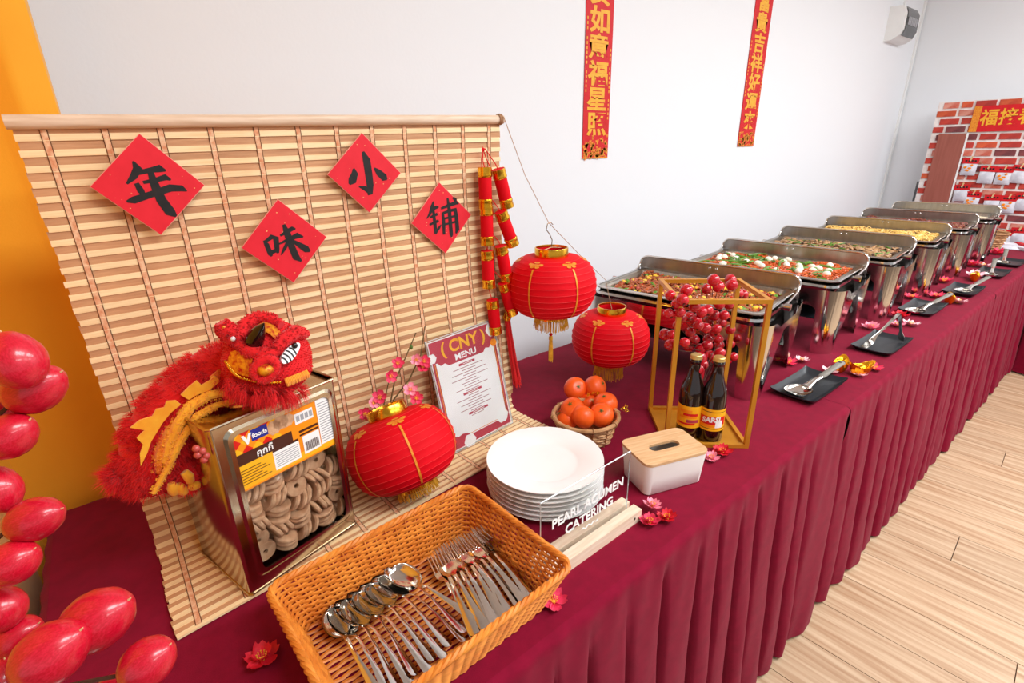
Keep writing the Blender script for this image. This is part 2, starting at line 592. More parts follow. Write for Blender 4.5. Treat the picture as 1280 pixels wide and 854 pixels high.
def tablecloth(x0, x1, y0, y1, label, seed, sides):
    mb = MB()
    r = 0.014
    def top(u, v):
        x, y = lerp(x0 + (r if 'l' in sides else 0), x1 - (r if 'r' in sides else 0), u), lerp(y0 + r, y1 - r, v)
        return (x, y, TZ + 0.0007 * math.sin(x * 23 + seed) * math.sin(PI * v) * math.sin(PI * min(1, v * 6) / 2) * (1 if 0 < v < 1 else 0))
    mb.grid(top, 60, 30)
    if 'f' in sides:
        skirt(mb, (x0, y0, 0), (x1, y0, 0), (0, -1, 0), seed)
    if 'l' in sides:
        skirt(mb, (x0, y0, 0), (x0, y1, 0), (-1, 0, 0), seed + 3, flare=0.01, bulge=0.018 if 'L' not in sides else 0.03, notch=0.008)
    if 'b' in sides:
        skirt(mb, (x0, y1, 0), (x1, y1, 0), (0, 1, 0), seed + 5, flare=0.004, bulge=0.008, notch=0.004)
    if 'r' in sides:
        skirt(mb, (x1, y0, 0), (x1, y1, 0), (1, 0, 0), seed + 7, flare=0.0, bulge=0.002, notch=0.0)
    o = mb.build('tablecloth', 'burgundy_cloth', angle=70, fix=False)
    tag(o, label, 'tablecloth', 'burgundy tablecloths')
    return o
SPANS = [(-0.238, 1.5502), (1.5512, 3.3462), (3.3472, 5.16)]
LBL = ['burgundy pleated tablecloth under the bamboo mat and the cutlery basket',
       'burgundy pleated tablecloth under the pan of red noodles with quail eggs',
       'burgundy pleated tablecloth running up to the brick panel']
for k, (a, b) in enumerate(SPANS):
    tablecloth(a, b, YF, YB, LBL[k], 11 + k * 9, 'flb' if k == 0 else 'fb')
    folding_table(a, b, YF, YB, ['grey folding table under the cloth with the bamboo mat', 'grey folding table under the cloth with the quail egg noodles', 'grey folding table under the cloth beside the brick panel'][k])
tablecloth(4.50, 5.17, -1.3, 0.37, 'burgundy pleated tablecloth on the table set across the end of the row', 57, 'lL')
folding_table(4.50, 5.17, -1.3, 0.37, 'grey folding table set crosswise at the end of the row')

# ------------------------------------------------------------------ bamboo blind standing up and running out over the table
BL = thing('bamboo_blind', (0.352, 1.03, TZ), 'slatted bamboo blind on a pale rod, its end lying over the table', 'blind')
SL = 0.845
def slat_pose(k):
    """k: 0 at the rod ... ; returns (left end, right end, normal) in blind-local coords"""
    s = 0.008 + k * 0.0107
    top = 0.756
    rb = 0.055
    vert = top - rb
    arc = rb * PI / 2
    if s < vert:
        z, y, n = top - s, 0.0, Vector((0, -1, 0))
        y += 0.004 * math.sin(s * 9)
        f = 0.0
        g = 0.0
    elif s < vert + arc:
        a = (s - vert) / rb
        z, y = rb - rb * math.sin(a), -rb + rb * math.cos(a)
        n = Vector((0, -math.cos(a), math.sin(a)))
        f = (s - vert) / (arc + 0.2)
        g = 0.0
    else:
        q = s - vert - arc
        z, y, n = 0.0, -rb - q, Vector((0, 0, 1))
        f = (arc + q) / (arc + 0.2)
        g = q
    tilt = 0.012 * (1 - k / 70.0) if k < 70 else 0.0
    L = Vector((-0.418, y + 0.008, z + 0.004 - tilt * 0.3))
    rsh = 0.03 * max(0, (s - 0.35)) / 0.5
    Rr = Vector((0.427 + rsh * 1.0, y + (0.095 * min(1.15, f) if f > 0 else -0.008 * (1 - f)) * (1 if f > 0 else 1), z + 0.004 + tilt))
    L.x += rsh * 0.1
    return L, Rr, n, s
NS = 92
NC = 12
cords_p = [[] for _ in range(NC)]
me_l = MB().box((0, 0, 0.0004), (1.0, 0.0094, 0.0038)).mesh('slat', 'bamboo_light', smooth=False)
me_b = MB().box((0, 0, -0.0004), (1.0, 0.0136, 0.0022)).mesh('slat', 'bamboo_brown', smooth=False)
for k in range(NS):
    L, Rr, n, s = slat_pose(k)
    c = (L + Rr) / 2
    c.x += rnd(-0.002, 0.002)
    d = (Rr - L)
    mx = basis(c, d, n.cross(d.normalized()))
    mx = mx @ Matrix.Diagonal((d.length, 1, 1, 1))
    inst('slat', me_l if k % 2 else me_b, BL, mx=mx)
    for j in range(NC):
        t = (j + 0.45) / (NC - 0.1)
        cords_p[j].append((L.lerp(Rr, t), n, d.normalized()))
for j in range(NC):
    mb = MB()
    md_ = MB()
    pts = cords_p[j]
    hw = 0.0036
    vs, fs = [], []
    for i, (p, n, d) in enumerate(pts):
        lift = 0.0031 if i % 2 else 0.0012
        for q in (-hw, hw):
            vs.append(p + d * q + n * lift)
    for i in range(len(pts) - 1):
        fs.append((2 * i, 2 * i + 1, 2 * i + 3, 2 * i + 2))
    mb.add(vs, fs)
    c = mb.build('cord_tape', 'cord_orange', BL, fix=False)
    for q in (-hw - 0.0006, hw + 0.0006):
        md_.tube([p + d * q + n * (0.0033 if i % 2 else 0.0011) for i, (p, n, d) in enumerate(pts)], 0.0006, 4)
    md_.build('cord_thread', 'thread_dark', c)
rod = MB()
L0, R0, _, _ = slat_pose(0)
rod.tube([L0 + Vector((-0.006, -0.004, 0.010)), (L0 + R0) / 2 + Vector((0, -0.004, 0.010)), R0 + Vector((0.006, -0.004, 0.010))], 0.0098, 14)
rod.build('rod', 'pale_wood', BL)
ROD_R = Vector(BL.location) + R0 + Vector((-0.004, -0.004, 0.010))

# ------------------------------------------------------------------ four red cards with brush characters
def brush(mb, pts, zoff):
    """pts: (x, y, w) -> a flat tapered stroke"""
    vs = []
    P = [Vector((p[0], p[1])) for p in pts]
    for i, p in enumerate(P):
        t = (P[min(i + 1, len(P) - 1)] - P[max(i - 1, 0)]).normalized()
        nrm = Vector((-t.y, t.x))
        w = pts[i][2] / 2
        vs.append((p.x + nrm.x * w, p.y + nrm.y * w, zoff))
        vs.append((p.x - nrm.x * w, p.y - nrm.y * w, zoff))
    fs = [(2 * i, 2 * i + 1, 2 * i + 3, 2 * i + 2) for i in range(len(P) - 1)]
    # rounded, angular heads
    mb.add(vs, fs)
CH = {
 'nian': [[(-.18, .42, .03), (-.13, .30, .13), (-.22, .16, .10), (-.34, .04, .03)], [(-.16, .22, .07), (.05, .27, .08), (.20, .30, .12), (.28, .26, .03)],
          [(-.10, .06, .05), (.10, .10, .07), (.26, .15, .10), (.33, .10, .03)], [(-.20, .05, .07), (-.16, -.08, .10), (-.12, -.18, .05)],
          [(-.40, -.26, .03), (-.30, -.24, .11), (0, -.14, .10), (.30, -.04, .12), (.48, -.05, .10), (.55, -.10, .02)],
          [(.04, .26, .08), (.07, .0, .13), (.12, -.25, .15), (.22, -.47, .16), (.30, -.55, .04)]],
 'wei': [[(-.46, .10, .04), (-.42, .0, .10), (-.38, -.22, .10), (-.36, -.27, .04)], [(-.42, .08, .06), (-.28, .16, .10), (-.20, .12, .12), (-.22, -.12, .10), (-.22, -.22, .05)],
         [(-.38, -.19, .08), (-.20, -.14, .08)], [(-.10, .16, .04), (.08, .24, .09), (.20, .29, .09), (.26, .27, .03)],
         [(-.16, -.02, .03), (.08, .06, .08), (.28, .12, .12), (.40, .07, .03)], [(.02, .40, .06), (.06, .2, .14), (.10, -.1, .14), (.16, -.38, .15), (.26, -.48, .04)],
         [(.04, .0, .07), (-.06, -.14, .07), (-.16, -.27, .02)], [(.14, .02, .06), (.28, -.10, .11), (.42, -.22, .15), (.50, -.28, .04)]],
 'xiao': [[(-.02, .48, .06), (.05, .3, .17), (.07, .0, .17), (.08, -.25, .16), (.06, -.44, .12), (.0, -.47, .03)], [(.06, -.40, .12), (-.06, -.32, .10), (-.20, -.28, .02)],
          [(-.28, .12, .04), (-.26, .02, .14), (-.34, -.14, .18), (-.42, -.22, .05)], [(.22, .12, .04), (.32, .02, .14), (.46, -.10, .16), (.52, -.14, .03)]],
 'pu': [[(-.22, .46, .03), (-.26, .34, .10), (-.36, .16, .07), (-.46, .06, .02)], [(-.30, .26, .06), (-.14, .31, .08), (-.08, .30, .02)], [(-.36, .08, .05), (-.14, .14, .07)],
        [(-.40, -.10, .05), (-.12, -.03, .07)], [(-.25, .26, .07), (-.24, -.10, .09), (-.24, -.34, .08)], [(-.26, -.34, .07), (-.12, -.20, .06), (-.06, -.14, .02)],
        [(-.02, .26, .05), (.20, .31, .08), (.46, .36, .09), (.52, .32, .03)], [(.20, .50, .05), (.22, .2, .10), (.22, -.1, .10), (.22, -.44, .10), (.22, -.50, .03)],
        [(.36, .50, .05), (.44, .42, .09), (.46, .40, .02)], [(.02, .16, .06), (.02, -.1, .09), (.0, -.40, .07)], [(.02, .14, .06), (.24, .18, .07), (.40, .19, .11), (.42, .0, .10), (.42, -.34, .11), (.36, -.42, .04)],
        [(.04, .0, .05), (.40, .03, .05)], [(.02, -.15, .05), (.40, -.12, .05)]],
}
def red_card(cx, cy, corners, key, label, csize):
    """corners: top, right, bottom, left pixels of the card on the blind's front"""
    yy = 1.018
    P = [at_y(px, py, yy) for px, py in corners]
    c = sum(P, Vector()) / 4
    t = thing('red_card', c, label, 'card', 'red calligraphy cards on the bamboo blind')
    a = (P[1] - P[0]).length
    b = (P[3] - P[0]).length
    sd = (a + b) / 2
    # diamond: local x = wall right, local y = up, local z = towards the viewer
    ux = (P[1] - P[3]).normalized()
    ang = math.atan2(ux.z, ux.x)
    mx = Matrix(((math.cos(ang), -math.sin(ang), 0, 0), (0, 0, -1, 0), (math.sin(ang), math.cos(ang), 0, 0), (0, 0, 0, 1)))
    hw = (P[1] - P[3]).length / 2
    hh = (P[0] - P[2]).length / 2
    poly = [(0, hh), (-hw, 0), (0, -hh), (hw, 0)]
    bd = MB().prism(poly, -0.003, 0.0).build('board', 'paper_red_edge', t, smooth=False)
    MB().prism([(p[0] * 0.985, p[1] * 0.985) for p in poly], 0.0, 0.0006).build('red_paper', 'paper_red', t, smooth=False)
    br = MB()
    for i, st in enumerate(CH[key]):
        brush(br, [(p[0] * csize, p[1] * csize, p[2] * csize * 1.08) for p in st], 0.0009 + i * 0.00005)
    br.build('brush_character', 'ink_black', t, smooth=False, fix=False)
    fk = MB()
    for _ in range(22):
        u, v = rnd(-.8, .8), rnd(-.8, .8)
        if abs(u) + abs(v) < .88:
            r = rnd(0.0005, 0.0013)
            fk.prism([(u * hw + r * 1.6, v * hh), (u * hw, v * hh + r * .7), (u * hw - r, v * hh), (u * hw, v * hh - r)], 0.0006, 0.0008)
    fk.build('gold_fleck', 'gold_fleck', t, smooth=False)
    for ch in t.children:
        ch.matrix_basis = mx
    return t
red_card(183, 229, [(169, 166), (256, 232), (206, 293), (112, 234)], 'nian', 'red diamond card with the black character for year, above the lion plush', 0.088)
red_card(354, 301, [(345, 249), (408, 296), (370, 353), (301, 310)], 'wei', 'red diamond card with the black character for taste, lowest on the blind', 0.082)
red_card(455, 216, [(451, 166), (501, 216), (463, 266), (409, 218)], 'xiao', 'red diamond card with the black three-stroke character for small', 0.086)
red_card(552, 271, [(548, 227), (589, 269), (558, 316), (514, 280)], 'pu', 'red diamond card with the many-stroke black character for shop, beside the firecrackers', 0.088)

# ------------------------------------------------------------------ string of red toy firecrackers hanging at the blind's right edge
fy = 1.006
f0 = at_y(604, 187, fy)
FC = thing('firecracker_string', f0, 'string of red and gold toy firecrackers hanging on the bamboo blind', 'firecrackers')
mb = MB().lathe([(0, 0.046), (0.0145, 0.046), (0.0152, 0.04), (0.0152, -0.04), (0.0145, -0.046), (0, -0.046)], 20)
fc_body = mb.mesh('firecracker', 'lantern_red')
gb = MB().lathe([(0.0150, -0.046), (0.0164, -0.046), (0.0166, -0.040), (0.0160, -0.035), (0.0168, -0.030), (0.0172, -0.0275), (0.0160, -0.0245), (0.0150, -0.026)], 20, closed=True)
fc_gold = gb.mesh('gold_band', 'gold_foil')
crd = MB()
for i, (a, b, dy) in enumerate([((606, 216), (607, 254), 0), ((624, 217), (633, 254), .006), ((608, 262), (609, 302), 0), ((627, 268), (640, 303), .008), ((609, 316), (611, 357), 0), ((626, 308), (634, 350), .005), ((616, 380), (619, 412), -0.002), ((630, 354), (640, 392), .006)]):
    A, B = at_y(a[0], a[1], fy - 0.008 - dy), at_y(b[0], b[1], fy - 0.008 - dy)
    c = (A + B) / 2 - Vector(f0)
    d = (A - B)
    rt = d.to_track_quat('Z', 'Y').to_euler()
    o = inst('firecracker', fc_body, FC, c, rt)
    inst('gold_band', fc_gold, o)
    inst('gold_band', fc_gold, o, rot=(PI, 0, 0))
    crd.tube([c + d.normalized() * 0.045, c + d.normalized() * 0.058 + Vector((-0.004, 0, 0)), Vector((0.004 if i % 2 else -0.002, 0, c.z + 0.09))], 0.0011, 5)
crd.tube([(0, 0, 0.0), (-0.006, 0, -0.02), (-0.002, 0.002, -0.1), (0.006, 0.002, -0.3)], 0.0012, 5)
crd.tube([(0, 0, 0.0), (0.008, 0, -0.02), (0.016, 0.0, -0.035)], 0.0012, 5)
crd.ell((0, 0, 0), (0.004, 0.004, 0.004), 8, 6)
crd.build('red_cord', 'lantern_red', FC)
ta, tb = at_y(634, 400, fy) - Vector(f0), at_y(647, 485, fy) - Vector(f0)
ts = MB()
ts.lathe([(0.0, 0.02), (0.008, 0.02), (0.012, 0.008), (0.009, 0.0)], 14, Matrix.Translation(ta))
ts.build('tassel_cap', 'gold_foil', FC)
tz_ = MB()
for q in range(60):
    a = rnd(0, 6.28)
    r0, r1 = rnd(0, 0.008), rnd(0.004, 0.013)
    tz_.tube([ta + Vector((r0 * math.cos(a), r0 * math.sin(a), 0.002)), ta.lerp(tb, 0.5) + Vector((r1 * .8 * math.cos(a), r1 * .5 * math.sin(a), 0)), tb + Vector((r1 * math.cos(a), r1 * .6 * math.sin(a), rnd(0, 0.03)))], 0.0011, 4)
o = tz_.build('red_tassel', 'fur_red', FC)
o['kind'] = 'stuff'
# ------------------------------------------------------------------ biscuit tin
TA = math.radians(15.5)
TW, TD, TH = 0.221, 0.178, 0.322
TB0 = TZ + 0.008
tin = thing('biscuit_tin', (0.049, 0.794, TB0), 'square metal biscuit tin with a clear window and an orange label', 'tin', rot=(0, 0, TA))
th = 0.0015
bd = MB()
bd.box((TW / 2, TD - th / 2, TH / 2), (TW - 0.01, th, TH))
bd.box((TW / 2, TD / 2, th / 2), (TW - 0.01, TD - 0.01, th))
# rounded side walls (left, right) with vertical corner radii
def side_wall(u, v):
    r = 0.008
    segs = [(r, 0.0), (r * .3, r * .3), (0.0, r), (0.0, TD - r), (r * .3, TD - r * .3), (r, TD)]
    k = u * (len(segs) - 1)
    i = min(int(k), len(segs) - 2)
    a, b = segs[i], segs[i + 1]
    return (lerp(a[0], b[0], k - i), lerp(a[1], b[1], k - i), v * TH)
bd.grid(side_wall, 5, 1)
bd.grid(lambda u, v: (TW - side_wall(u, v)[0], side_wall(u, v)[1], v * TH), 5, 1)
# front sheet with a rounded window
wx0, wx1, wz0, wz1 = 0.030, 0.200, 0.036, 0.298
def rrect(x0, x1, z0, z1, r, n=5):
    out = []
    for qx, qz, a0 in ((x1 - r, z1 - r, 0), (x0 + r, z1 - r, PI / 2), (x0 + r, z0 + r, PI), (x1 - r, z0 + r, 1.5 * PI)):
        for i in range(n + 1):
            a = a0 + i / n * PI / 2
            out.append((qx + r * math.cos(a), qz + r * math.sin(a)))
    return out
def ring_sheet(mb, outer, inner, y_o, y_i):
    k = len(outer)
    vs = [(p[0], y_o, p[1]) for p in outer] + [(p[0], y_i, p[1]) for p in inner]
    mb.add(vs, [(i, (i + 1) % k, k + (i + 1) % k, k + i) for i in range(k)])
ro = rrect(0.006, TW - 0.006, 0.0, TH, 0.002)
r1 = rrect(wx0 - 0.012, wx1 + 0.012, wz0 - 0.012, wz1 + 0.012, 0.016)
r2 = rrect(wx0 - 0.007, wx1 + 0.007, wz0 - 0.007, wz1 + 0.007, 0.014)
r3 = rrect(wx0, wx1, wz0, wz1, 0.012)
ring_sheet(bd, ro, r1, 0.0, 0.0)
ring_sheet(bd, r1, r2, 0.0, -0.003)
ring_sheet(bd, r2, r3, -0.003, -0.0034)
bd.build('tin_body', 'tin_metal', tin, fix=False, angle=50)
rm = MB()
rm.tube([(0.004, 0.0, TH), (TW - 0.004, 0.0, TH), (TW, 0.004, TH), (TW, TD, TH), (0.0, TD, TH), (0.0, 0.004, TH)], 0.0024, 6, closed=True)
rm.build('seam', 'tin_metal', tin)
rm = MB()
rm.tube([(0.004, 0.0, 0.002), (TW - 0.004, 0.0, 0.002), (TW, 0.004, 0.002), (TW, TD, 0.002), (0.0, TD, 0.002), (0.0, 0.004, 0.002)], 0.0024, 6, closed=True)
rm.build('seam', 'tin_metal', tin)
lt = MB().box((TW / 2, TD / 2, TH - 0.006), (TW - 0.006, TD - 0.006, 0.0015))
lt.lathe([(0.052, 0), (0.054, 0.003), (0.058, 0.003), (0.060, 0)], 32, Matrix.Translation((TW / 2, TD / 2, TH - 0.005)))
lt.build('tin_top', 'tin_metal', tin)
MB().box(((wx0 + wx1) / 2, 0.0038, (wz0 + wz1) / 2), (wx1 - wx0 + 0.008, 0.0005, wz1 - wz0 + 0.008)).build('window_film', 'clear_plastic', tin, smooth=False)
# printed label
LX0, LX1, LZ0, LZ1 = 0.024, 0.206, 0.196, 0.306
lb = MB()
lp = rrect(LX0, LX1, LZ0, LZ1, 0.008)
lb.add([(p[0], -0.0008, p[1]) for p in lp], [tuple(range(len(lp)))])
lab = lb.build('label', 'label_orange', tin, smooth=False, fix=False)
def flat(name, m, rects, y=-0.0012, parent=lab):
    mb = MB()
    for (x0, x1, z0, z1) in rects:
        mb.add([(x0, y, z0), (x1, y, z0), (x1, y, z1), (x0, y, z1)], [(0, 1, 2, 3)])
    o = mb.build(name, m, parent, smooth=False, fix=False)
    if len(rects) > 4:
        o['kind'] = 'stuff'
    return o
def fx(u):
    return LX0 + u * (LX1 - LX0)
def fz(v):
    return LZ0 + v * (LZ1 - LZ0)
flat('label_print', 'label_yellow', [(fx(.02), fx(.60), fz(.03), fz(.42)), (fx(.60), fx(.98), fz(.03), fz(.16))], -0.0010)
dm = MB()
dy_ = MB()
for i in range(5):
    for j in range(3):
        cx_, cz_ = fx(.05 + i * .09), fz(.62 + j * .15)
        r = 0.0085
        (dm if (i + j) % 2 else dy_).add([(cx_ - r, -0.0011, cz_), (cx_, -0.0011, cz_ - r), (cx_ + r, -0.0011, cz_), (cx_, -0.0011, cz_ + r)], [(0, 1, 2, 3)])
dm.build('label_diamond', 'label_red', lab, smooth=False, fix=False)
dy_.build('label_diamond', 'label_yellow', lab, smooth=False, fix=False)
flat('label_print', 'label_brown', [(fx(.01), fx(.55), fz(.42), fz(.60))], -0.0013)
flat('label_print', 'label_blue', [(fx(.19), fx(.34), fz(.72), fz(.90))], -0.0014)
flat('label_panel', 'label_white', [(fx(.34), fx(.60), fz(.08), fz(.40)), (fx(.64), fx(.82), fz(.10), fz(.42)), (fx(.83), fx(.985), fz(.12), fz(.92)), (fx(.60), fx(.79), fz(.66), fz(.84))], -0.0014)
flat('label_print', 'label_brown', [(fx(.34), fx(.60), fz(.39), fz(.43)), (fx(.62), fx(.82), fz(.50), fz(.54)), (fx(.62), fx(.82), fz(.44), fz(.47))], -0.0015)
flat('label_lines', 'label_grey', [(fx(.355), fx(.585), fz(.12 + .035 * i), fz(.132 + .035 * i)) for i in range(7)] + [(fx(.845), fx(.97), fz(.16 + .045 * i), fz(.175 + .045 * i)) for i in range(16)] + [(fx(.615 + .045 * i), fx(.648 + .045 * i), fz(.70), fz(.80)) for i in range(4)], -0.0016)
flat('label_lines', 'label_brown', [(fx(.04), fx(.30 - .04 * (i % 3)), fz(.10 + .045 * i), fz(.112 + .045 * i)) for i in range(6)] + [(fx(.66 + .009 * i), fx(.664 + .009 * i + .003 * (i % 2)), fz(.14), fz(.30)) for i in range(16)], -0.0016)
bp_ = MB()
for (u, v, r) in ((.40, .78, .0135), (.47, .82, .0145), (.535, .80, .0125)):
    bp_.add([(fx(u) + r * math.cos(a) * (1 if k % 2 else .86), -0.0013, fz(v) + r * math.sin(a) * (1 if k % 2 else .86)) for k, a in enumerate([2 * PI * q / 16 for q in range(16)])], [tuple(range(16))])
bp_.build('label_picture', 'biscuit', lab, smooth=False, fix=False)
RX90 = Matrix.Rotation(PI / 2, 4, 'X')
def ltext(s, size, m, u, v, y=-0.0018, bold=0.0, sx=1.0):
    me = text_mesh(s, size, m, bold, 0.0001)
    inst('lettering', me, lab, mx=Matrix.Translation((fx(u), y, fz(v))) @ RX90 @ Matrix.Diagonal((sx, 1, 1, 1)))
ltext('V', 0.022, 'label_white', .15, .78, bold=0.0012)
ltext('foods', 0.011, 'label_white', .265, .80, bold=0.0003)
ltext('คุกกี้', 0.016, 'label_white', .28, .50, bold=0.0003)
# biscuits behind the window
bm_ = MB().lathe([(0.0045, -0.0030), (0.0075, -0.0042), (0.0180, -0.0042), (0.0205, -0.0022), (0.0205, 0.0018), (0.0185, 0.0040), (0.0080, 0.0046), (0.0045, 0.0034)], 18, closed=True)
bis_me = bm_.mesh('ring_biscuit', 'biscuit')
tinM = Matrix.Translation((0.049, 0.794, TB0)) @ Matrix.Rotation(TA, 4, 'Z')
BL_LAB = 'golden ring biscuit with a centre hole packed behind the tin window'
rows = ['CBABA', 'CABAC', 'ABAAB', 'BACAA', 'ABACB', 'BABCA']
zz = wz0 + 0.010
rr_ = random.Random(5)
for ri, row in enumerate(rows):
    x = wx0 - 0.002 - 0.006 * (ri % 2)
    for c in row:
        if c == 'C':
            spots = [(x + 0.020, 0.024, zz, (PI / 2 + rr_.uniform(-.25, .25), rr_.uniform(-.25, .25), 0))]
            x += 0.041
        elif c == 'A':
            tl = rr_.choice((-1, 1)) * rr_.uniform(.35, .6)
            spots = [(x + 0.009 + 0.0112 * q, 0.028, zz, (0, PI / 2 + tl, rr_.uniform(-.15, .15))) for q in range(3)]
            x += 0.040
        else:
            tl = rr_.uniform(-.35, .35)
            spots = [(x + 0.020, 0.028, zz - 0.0105 + 0.0102 * q, (rr_.uniform(0.1, .3), tl, 0)) for q in range(3)]
            x += 0.0415
        for (bx, by, bz, br) in spots:
            if wx0 - 0.012 < bx < wx1 + 0.010:
                o = inst('ring_biscuit', bis_me, None, mx=tinM @ Matrix.Translation((bx + rr_.uniform(-.002, .002), by + rr_.uniform(-.003, .003), bz + rr_.uniform(-.003, .003))) @ Euler(br).to_matrix().to_4x4())
                tag(o, BL_LAB, 'biscuit', 'ring biscuits in the tin')
    zz += 0.0315
for gi in range(5):
    for gj in range(6):
        o = inst('ring_biscuit', bis_me, None, mx=tinM @ Matrix.Translation((wx0 + .014 + gi * .036 + rr_.uniform(-.004, .004), .052 + .004 * (gj % 2), wz0 + .014 + gj * .032)) @ Euler((PI / 2 + rr_.uniform(-.3, .3), rr_.uniform(-.3, .3), 0)).to_matrix().to_4x4())
        tag(o, BL_LAB, 'biscuit', 'ring biscuits in the tin')

# ------------------------------------------------------------------ lion dance plush lying over the tin
HC = at_z(334, 449, 0.322 + 0.074)
HR = 0.067
LION = thing('lion_plush', (HC.x, HC.y, TB0 + TH), 'red and yellow furry lion dance plush draped over the biscuit tin', 'plush toy')
LO = Vector(LION.location)
hl = HC - LO
def hs(px, py, r=HR):
    """point of the pixel's ray on the head's surface, local, with normal"""
    d = ray(px, py).normalized()
    oc = CAMP - HC
    b = oc.dot(d)
    disc = b * b - (oc.length_squared - r * r)
    t = -b - math.sqrt(max(disc, 0))
    p = CAMP + d * t
    n = (p - HC).normalized()
    return p - LO, n
def ly(px, py, y):
    return at_y(px, py, y) - LO
def sphere_pts(c, rad, n=260):
    out = []
    for i in range(n):
        z = 1 - 2 * (i + .5) / n
        a = i * 2.39996
        s = math.sqrt(1 - z * z)
        nrm = Vector((s * math.cos(a) / rad[0], s * math.sin(a) / rad[1], z / rad[2])).normalized()
        out.append((Vector(c) + Vector((s * math.cos(a) * rad[0], s * math.sin(a) * rad[1], z * rad[2])), nrm))
    return out
def tube_pts(path, rads, n=40):
    out = []
    for i in range(len(path) - 1):
        a, b = Vector(path[i]), Vector(path[i + 1])
        t = (b - a).normalized()
        u = t.orthogonal().normalized()
        v = t.cross(u)
        for k in range(n):
            f = random.random()
            q = rnd(0, 2 * PI)
            r = lerp(rads[i], rads[i + 1], f)
            nn = u * math.cos(q) + v * math.sin(q)
            out.append((a.lerp(b, f) + nn * r, nn))
    return out
# body, hanging from the head over the tin's left edge
YB_ = 0.905
path = [hl + Vector((-0.01, 0.03, -0.02)), ly(272, 470, 0.93), ly(243, 498, 0.93), ly(215, 530, 0.935), ly(200, 562, 0.935), ly(197, 592, 0.93), ly(200, 610, 0.925)]
rads = [0.045, 0.052, 0.056, 0.057, 0.056, 0.050, 0.036]
fine_p, fine_r = [], []
for i in range(len(path) - 1):
    for q in range(4):
        fine_p.append(path[i].lerp(path[i + 1], q / 4))
        fine_r.append(lerp(rads[i], rads[i + 1], q / 4))
fine_p.append(path[-1])
fine_r.append(rads[-1])
MB().tube(fine_p, fine_r, 18).build('body', 'plush_red', LION)
fb = MB()
fur(fb, tube_pts(path, rads, 900), 21000, 0.015, 0.00038, (-0.10, 0.0, -0.35), 0.55)
tl = [ly(205, 572, .93), ly(172, 585, .925), ly(150, 594, .92), ly(132, 602, .92)]
fur(fb, tube_pts(tl, [0.026, 0.014, 0.012, 0.006], 200), 3500, 0.018, 0.00045, (-0.45, 0, -0.25), 0.5)
o = fb.build('body_fur', 'fur_red', LION, smooth=False, fix=False)
o['kind'] = 'stuff'
MB().tube(tl, [0.024, 0.012, 0.010, 0.004], 10).build('tail', 'plush_red', LION)
# yellow trims running down the side
def trim(name, pxs, y, w, m, fz_=0):
    pts = [ly(px, py, y) for px, py in pxs]
    f2 = []
    for i in range(len(pts) - 1):
        for q in range(5):
            f2.append(pts[i].lerp(pts[i + 1], q / 5))
    f2.append(pts[-1])
    mb = MB().tube(f2, [w * (0.6 + 0.4 * math.sin(PI * (i + .5) / len(f2))) for i in range(len(f2))], 8)
    fur(mb, tube_pts(pts, [w] * len(pts), 120), 900, 0.0022, 0.0007, (0, 0, 0), 0.6)
    return mb.build(name, m, LION, fix=False)
trim('yellow_trim', [(305, 487), (262, 494), (238, 508), (222, 532), (212, 556), (206, 578)], 0.868, 0.0088, 'felt_yellow')
trim('yellow_trim', [(322, 494), (270, 507), (246, 520), (228, 548), (210, 584), (192, 617)], 0.862, 0.0058, 'felt_yellow')
trim('orange_trim', [(236, 515), (214, 540), (202, 566), (200, 590)], 0.876, 0.011, 'felt_orange')
# felt flames along the back
def felt(pxs, y, m='felt_yellow', thick=0.003):
    mb = MB()
    P = [ly(px, py, y) for px, py in pxs]
    k = len(P)
    off = Vector((0, thick, 0))
    mb.add(P + [p + off for p in P], [tuple(range(k)), tuple(reversed(range(k, 2 * k)))] + [(i, (i + 1) % k, k + (i + 1) % k, k + i) for i in range(k)])
    mb.build('felt_flame', m, LION, smooth=False)
felt([(163, 535), (174, 526), (190, 521), (195, 512), (205, 510), (208, 502), (220, 501), (226, 506), (214, 516), (204, 528), (196, 541), (189, 552), (184, 567), (176, 583), (175, 568), (179, 556), (171, 548), (181, 538)], 0.862)
felt([(226, 494), (236, 484), (246, 476), (252, 482), (262, 476), (268, 470), (276, 476), (262, 488), (246, 494), (236, 500)], 0.868)
felt([(262, 472), (274, 462), (283, 466), (276, 478), (266, 480)], 0.872, 'felt_orange')
# legs, paws and the bead charm
MB().tube([ly(232, 580, .90), ly(236, 596, .89), ly(238, 604, .885)], [0.020, 0.022, 0.018], 12).build('leg', 'plush_red', LION)
pf = MB()
fur(pf, sphere_pts(ly(234, 596, .888), (0.022, 0.020, 0.024), 150), 900, 0.010, 0.0007, (0, 0, -0.4), 0.5)
fur(pf, sphere_pts(ly(250, 585, .905), (0.018, 0.018, 0.03), 150), 700, 0.012, 0.0007, (0, 0, -0.4), 0.5)
o = pf.build('leg_fur', 'fur_red', LION, smooth=False, fix=False)
o['kind'] = 'stuff'
for (a, b) in (((222, 606), (232, 617)), ((234, 608), (250, 606)), ((214, 604), (219, 618))):
    A, B = ly(*a, .872), ly(*b, .872)
    MB().tube([A, A.lerp(B, .3), A.lerp(B, .7), B], [0.005, 0.0085, 0.0085, 0.005], 10).build('paw', 'felt_yellow', LION)
MB().tube([ly(230, 590, .864), ly(236, 596, .862), ly(238, 602, .864)], [0.006, 0.008, 0.006], 10).build('cuff', 'felt_yellow', LION)
for (px, py) in ((249, 561), (257, 564), (262, 570), (251, 569), (259, 575)):
    MB().ell(ly(px - 4, py, 0.795), (0.0055, 0.0055, 0.0055), 10, 7).build('bead', 'pink_bead', LION)
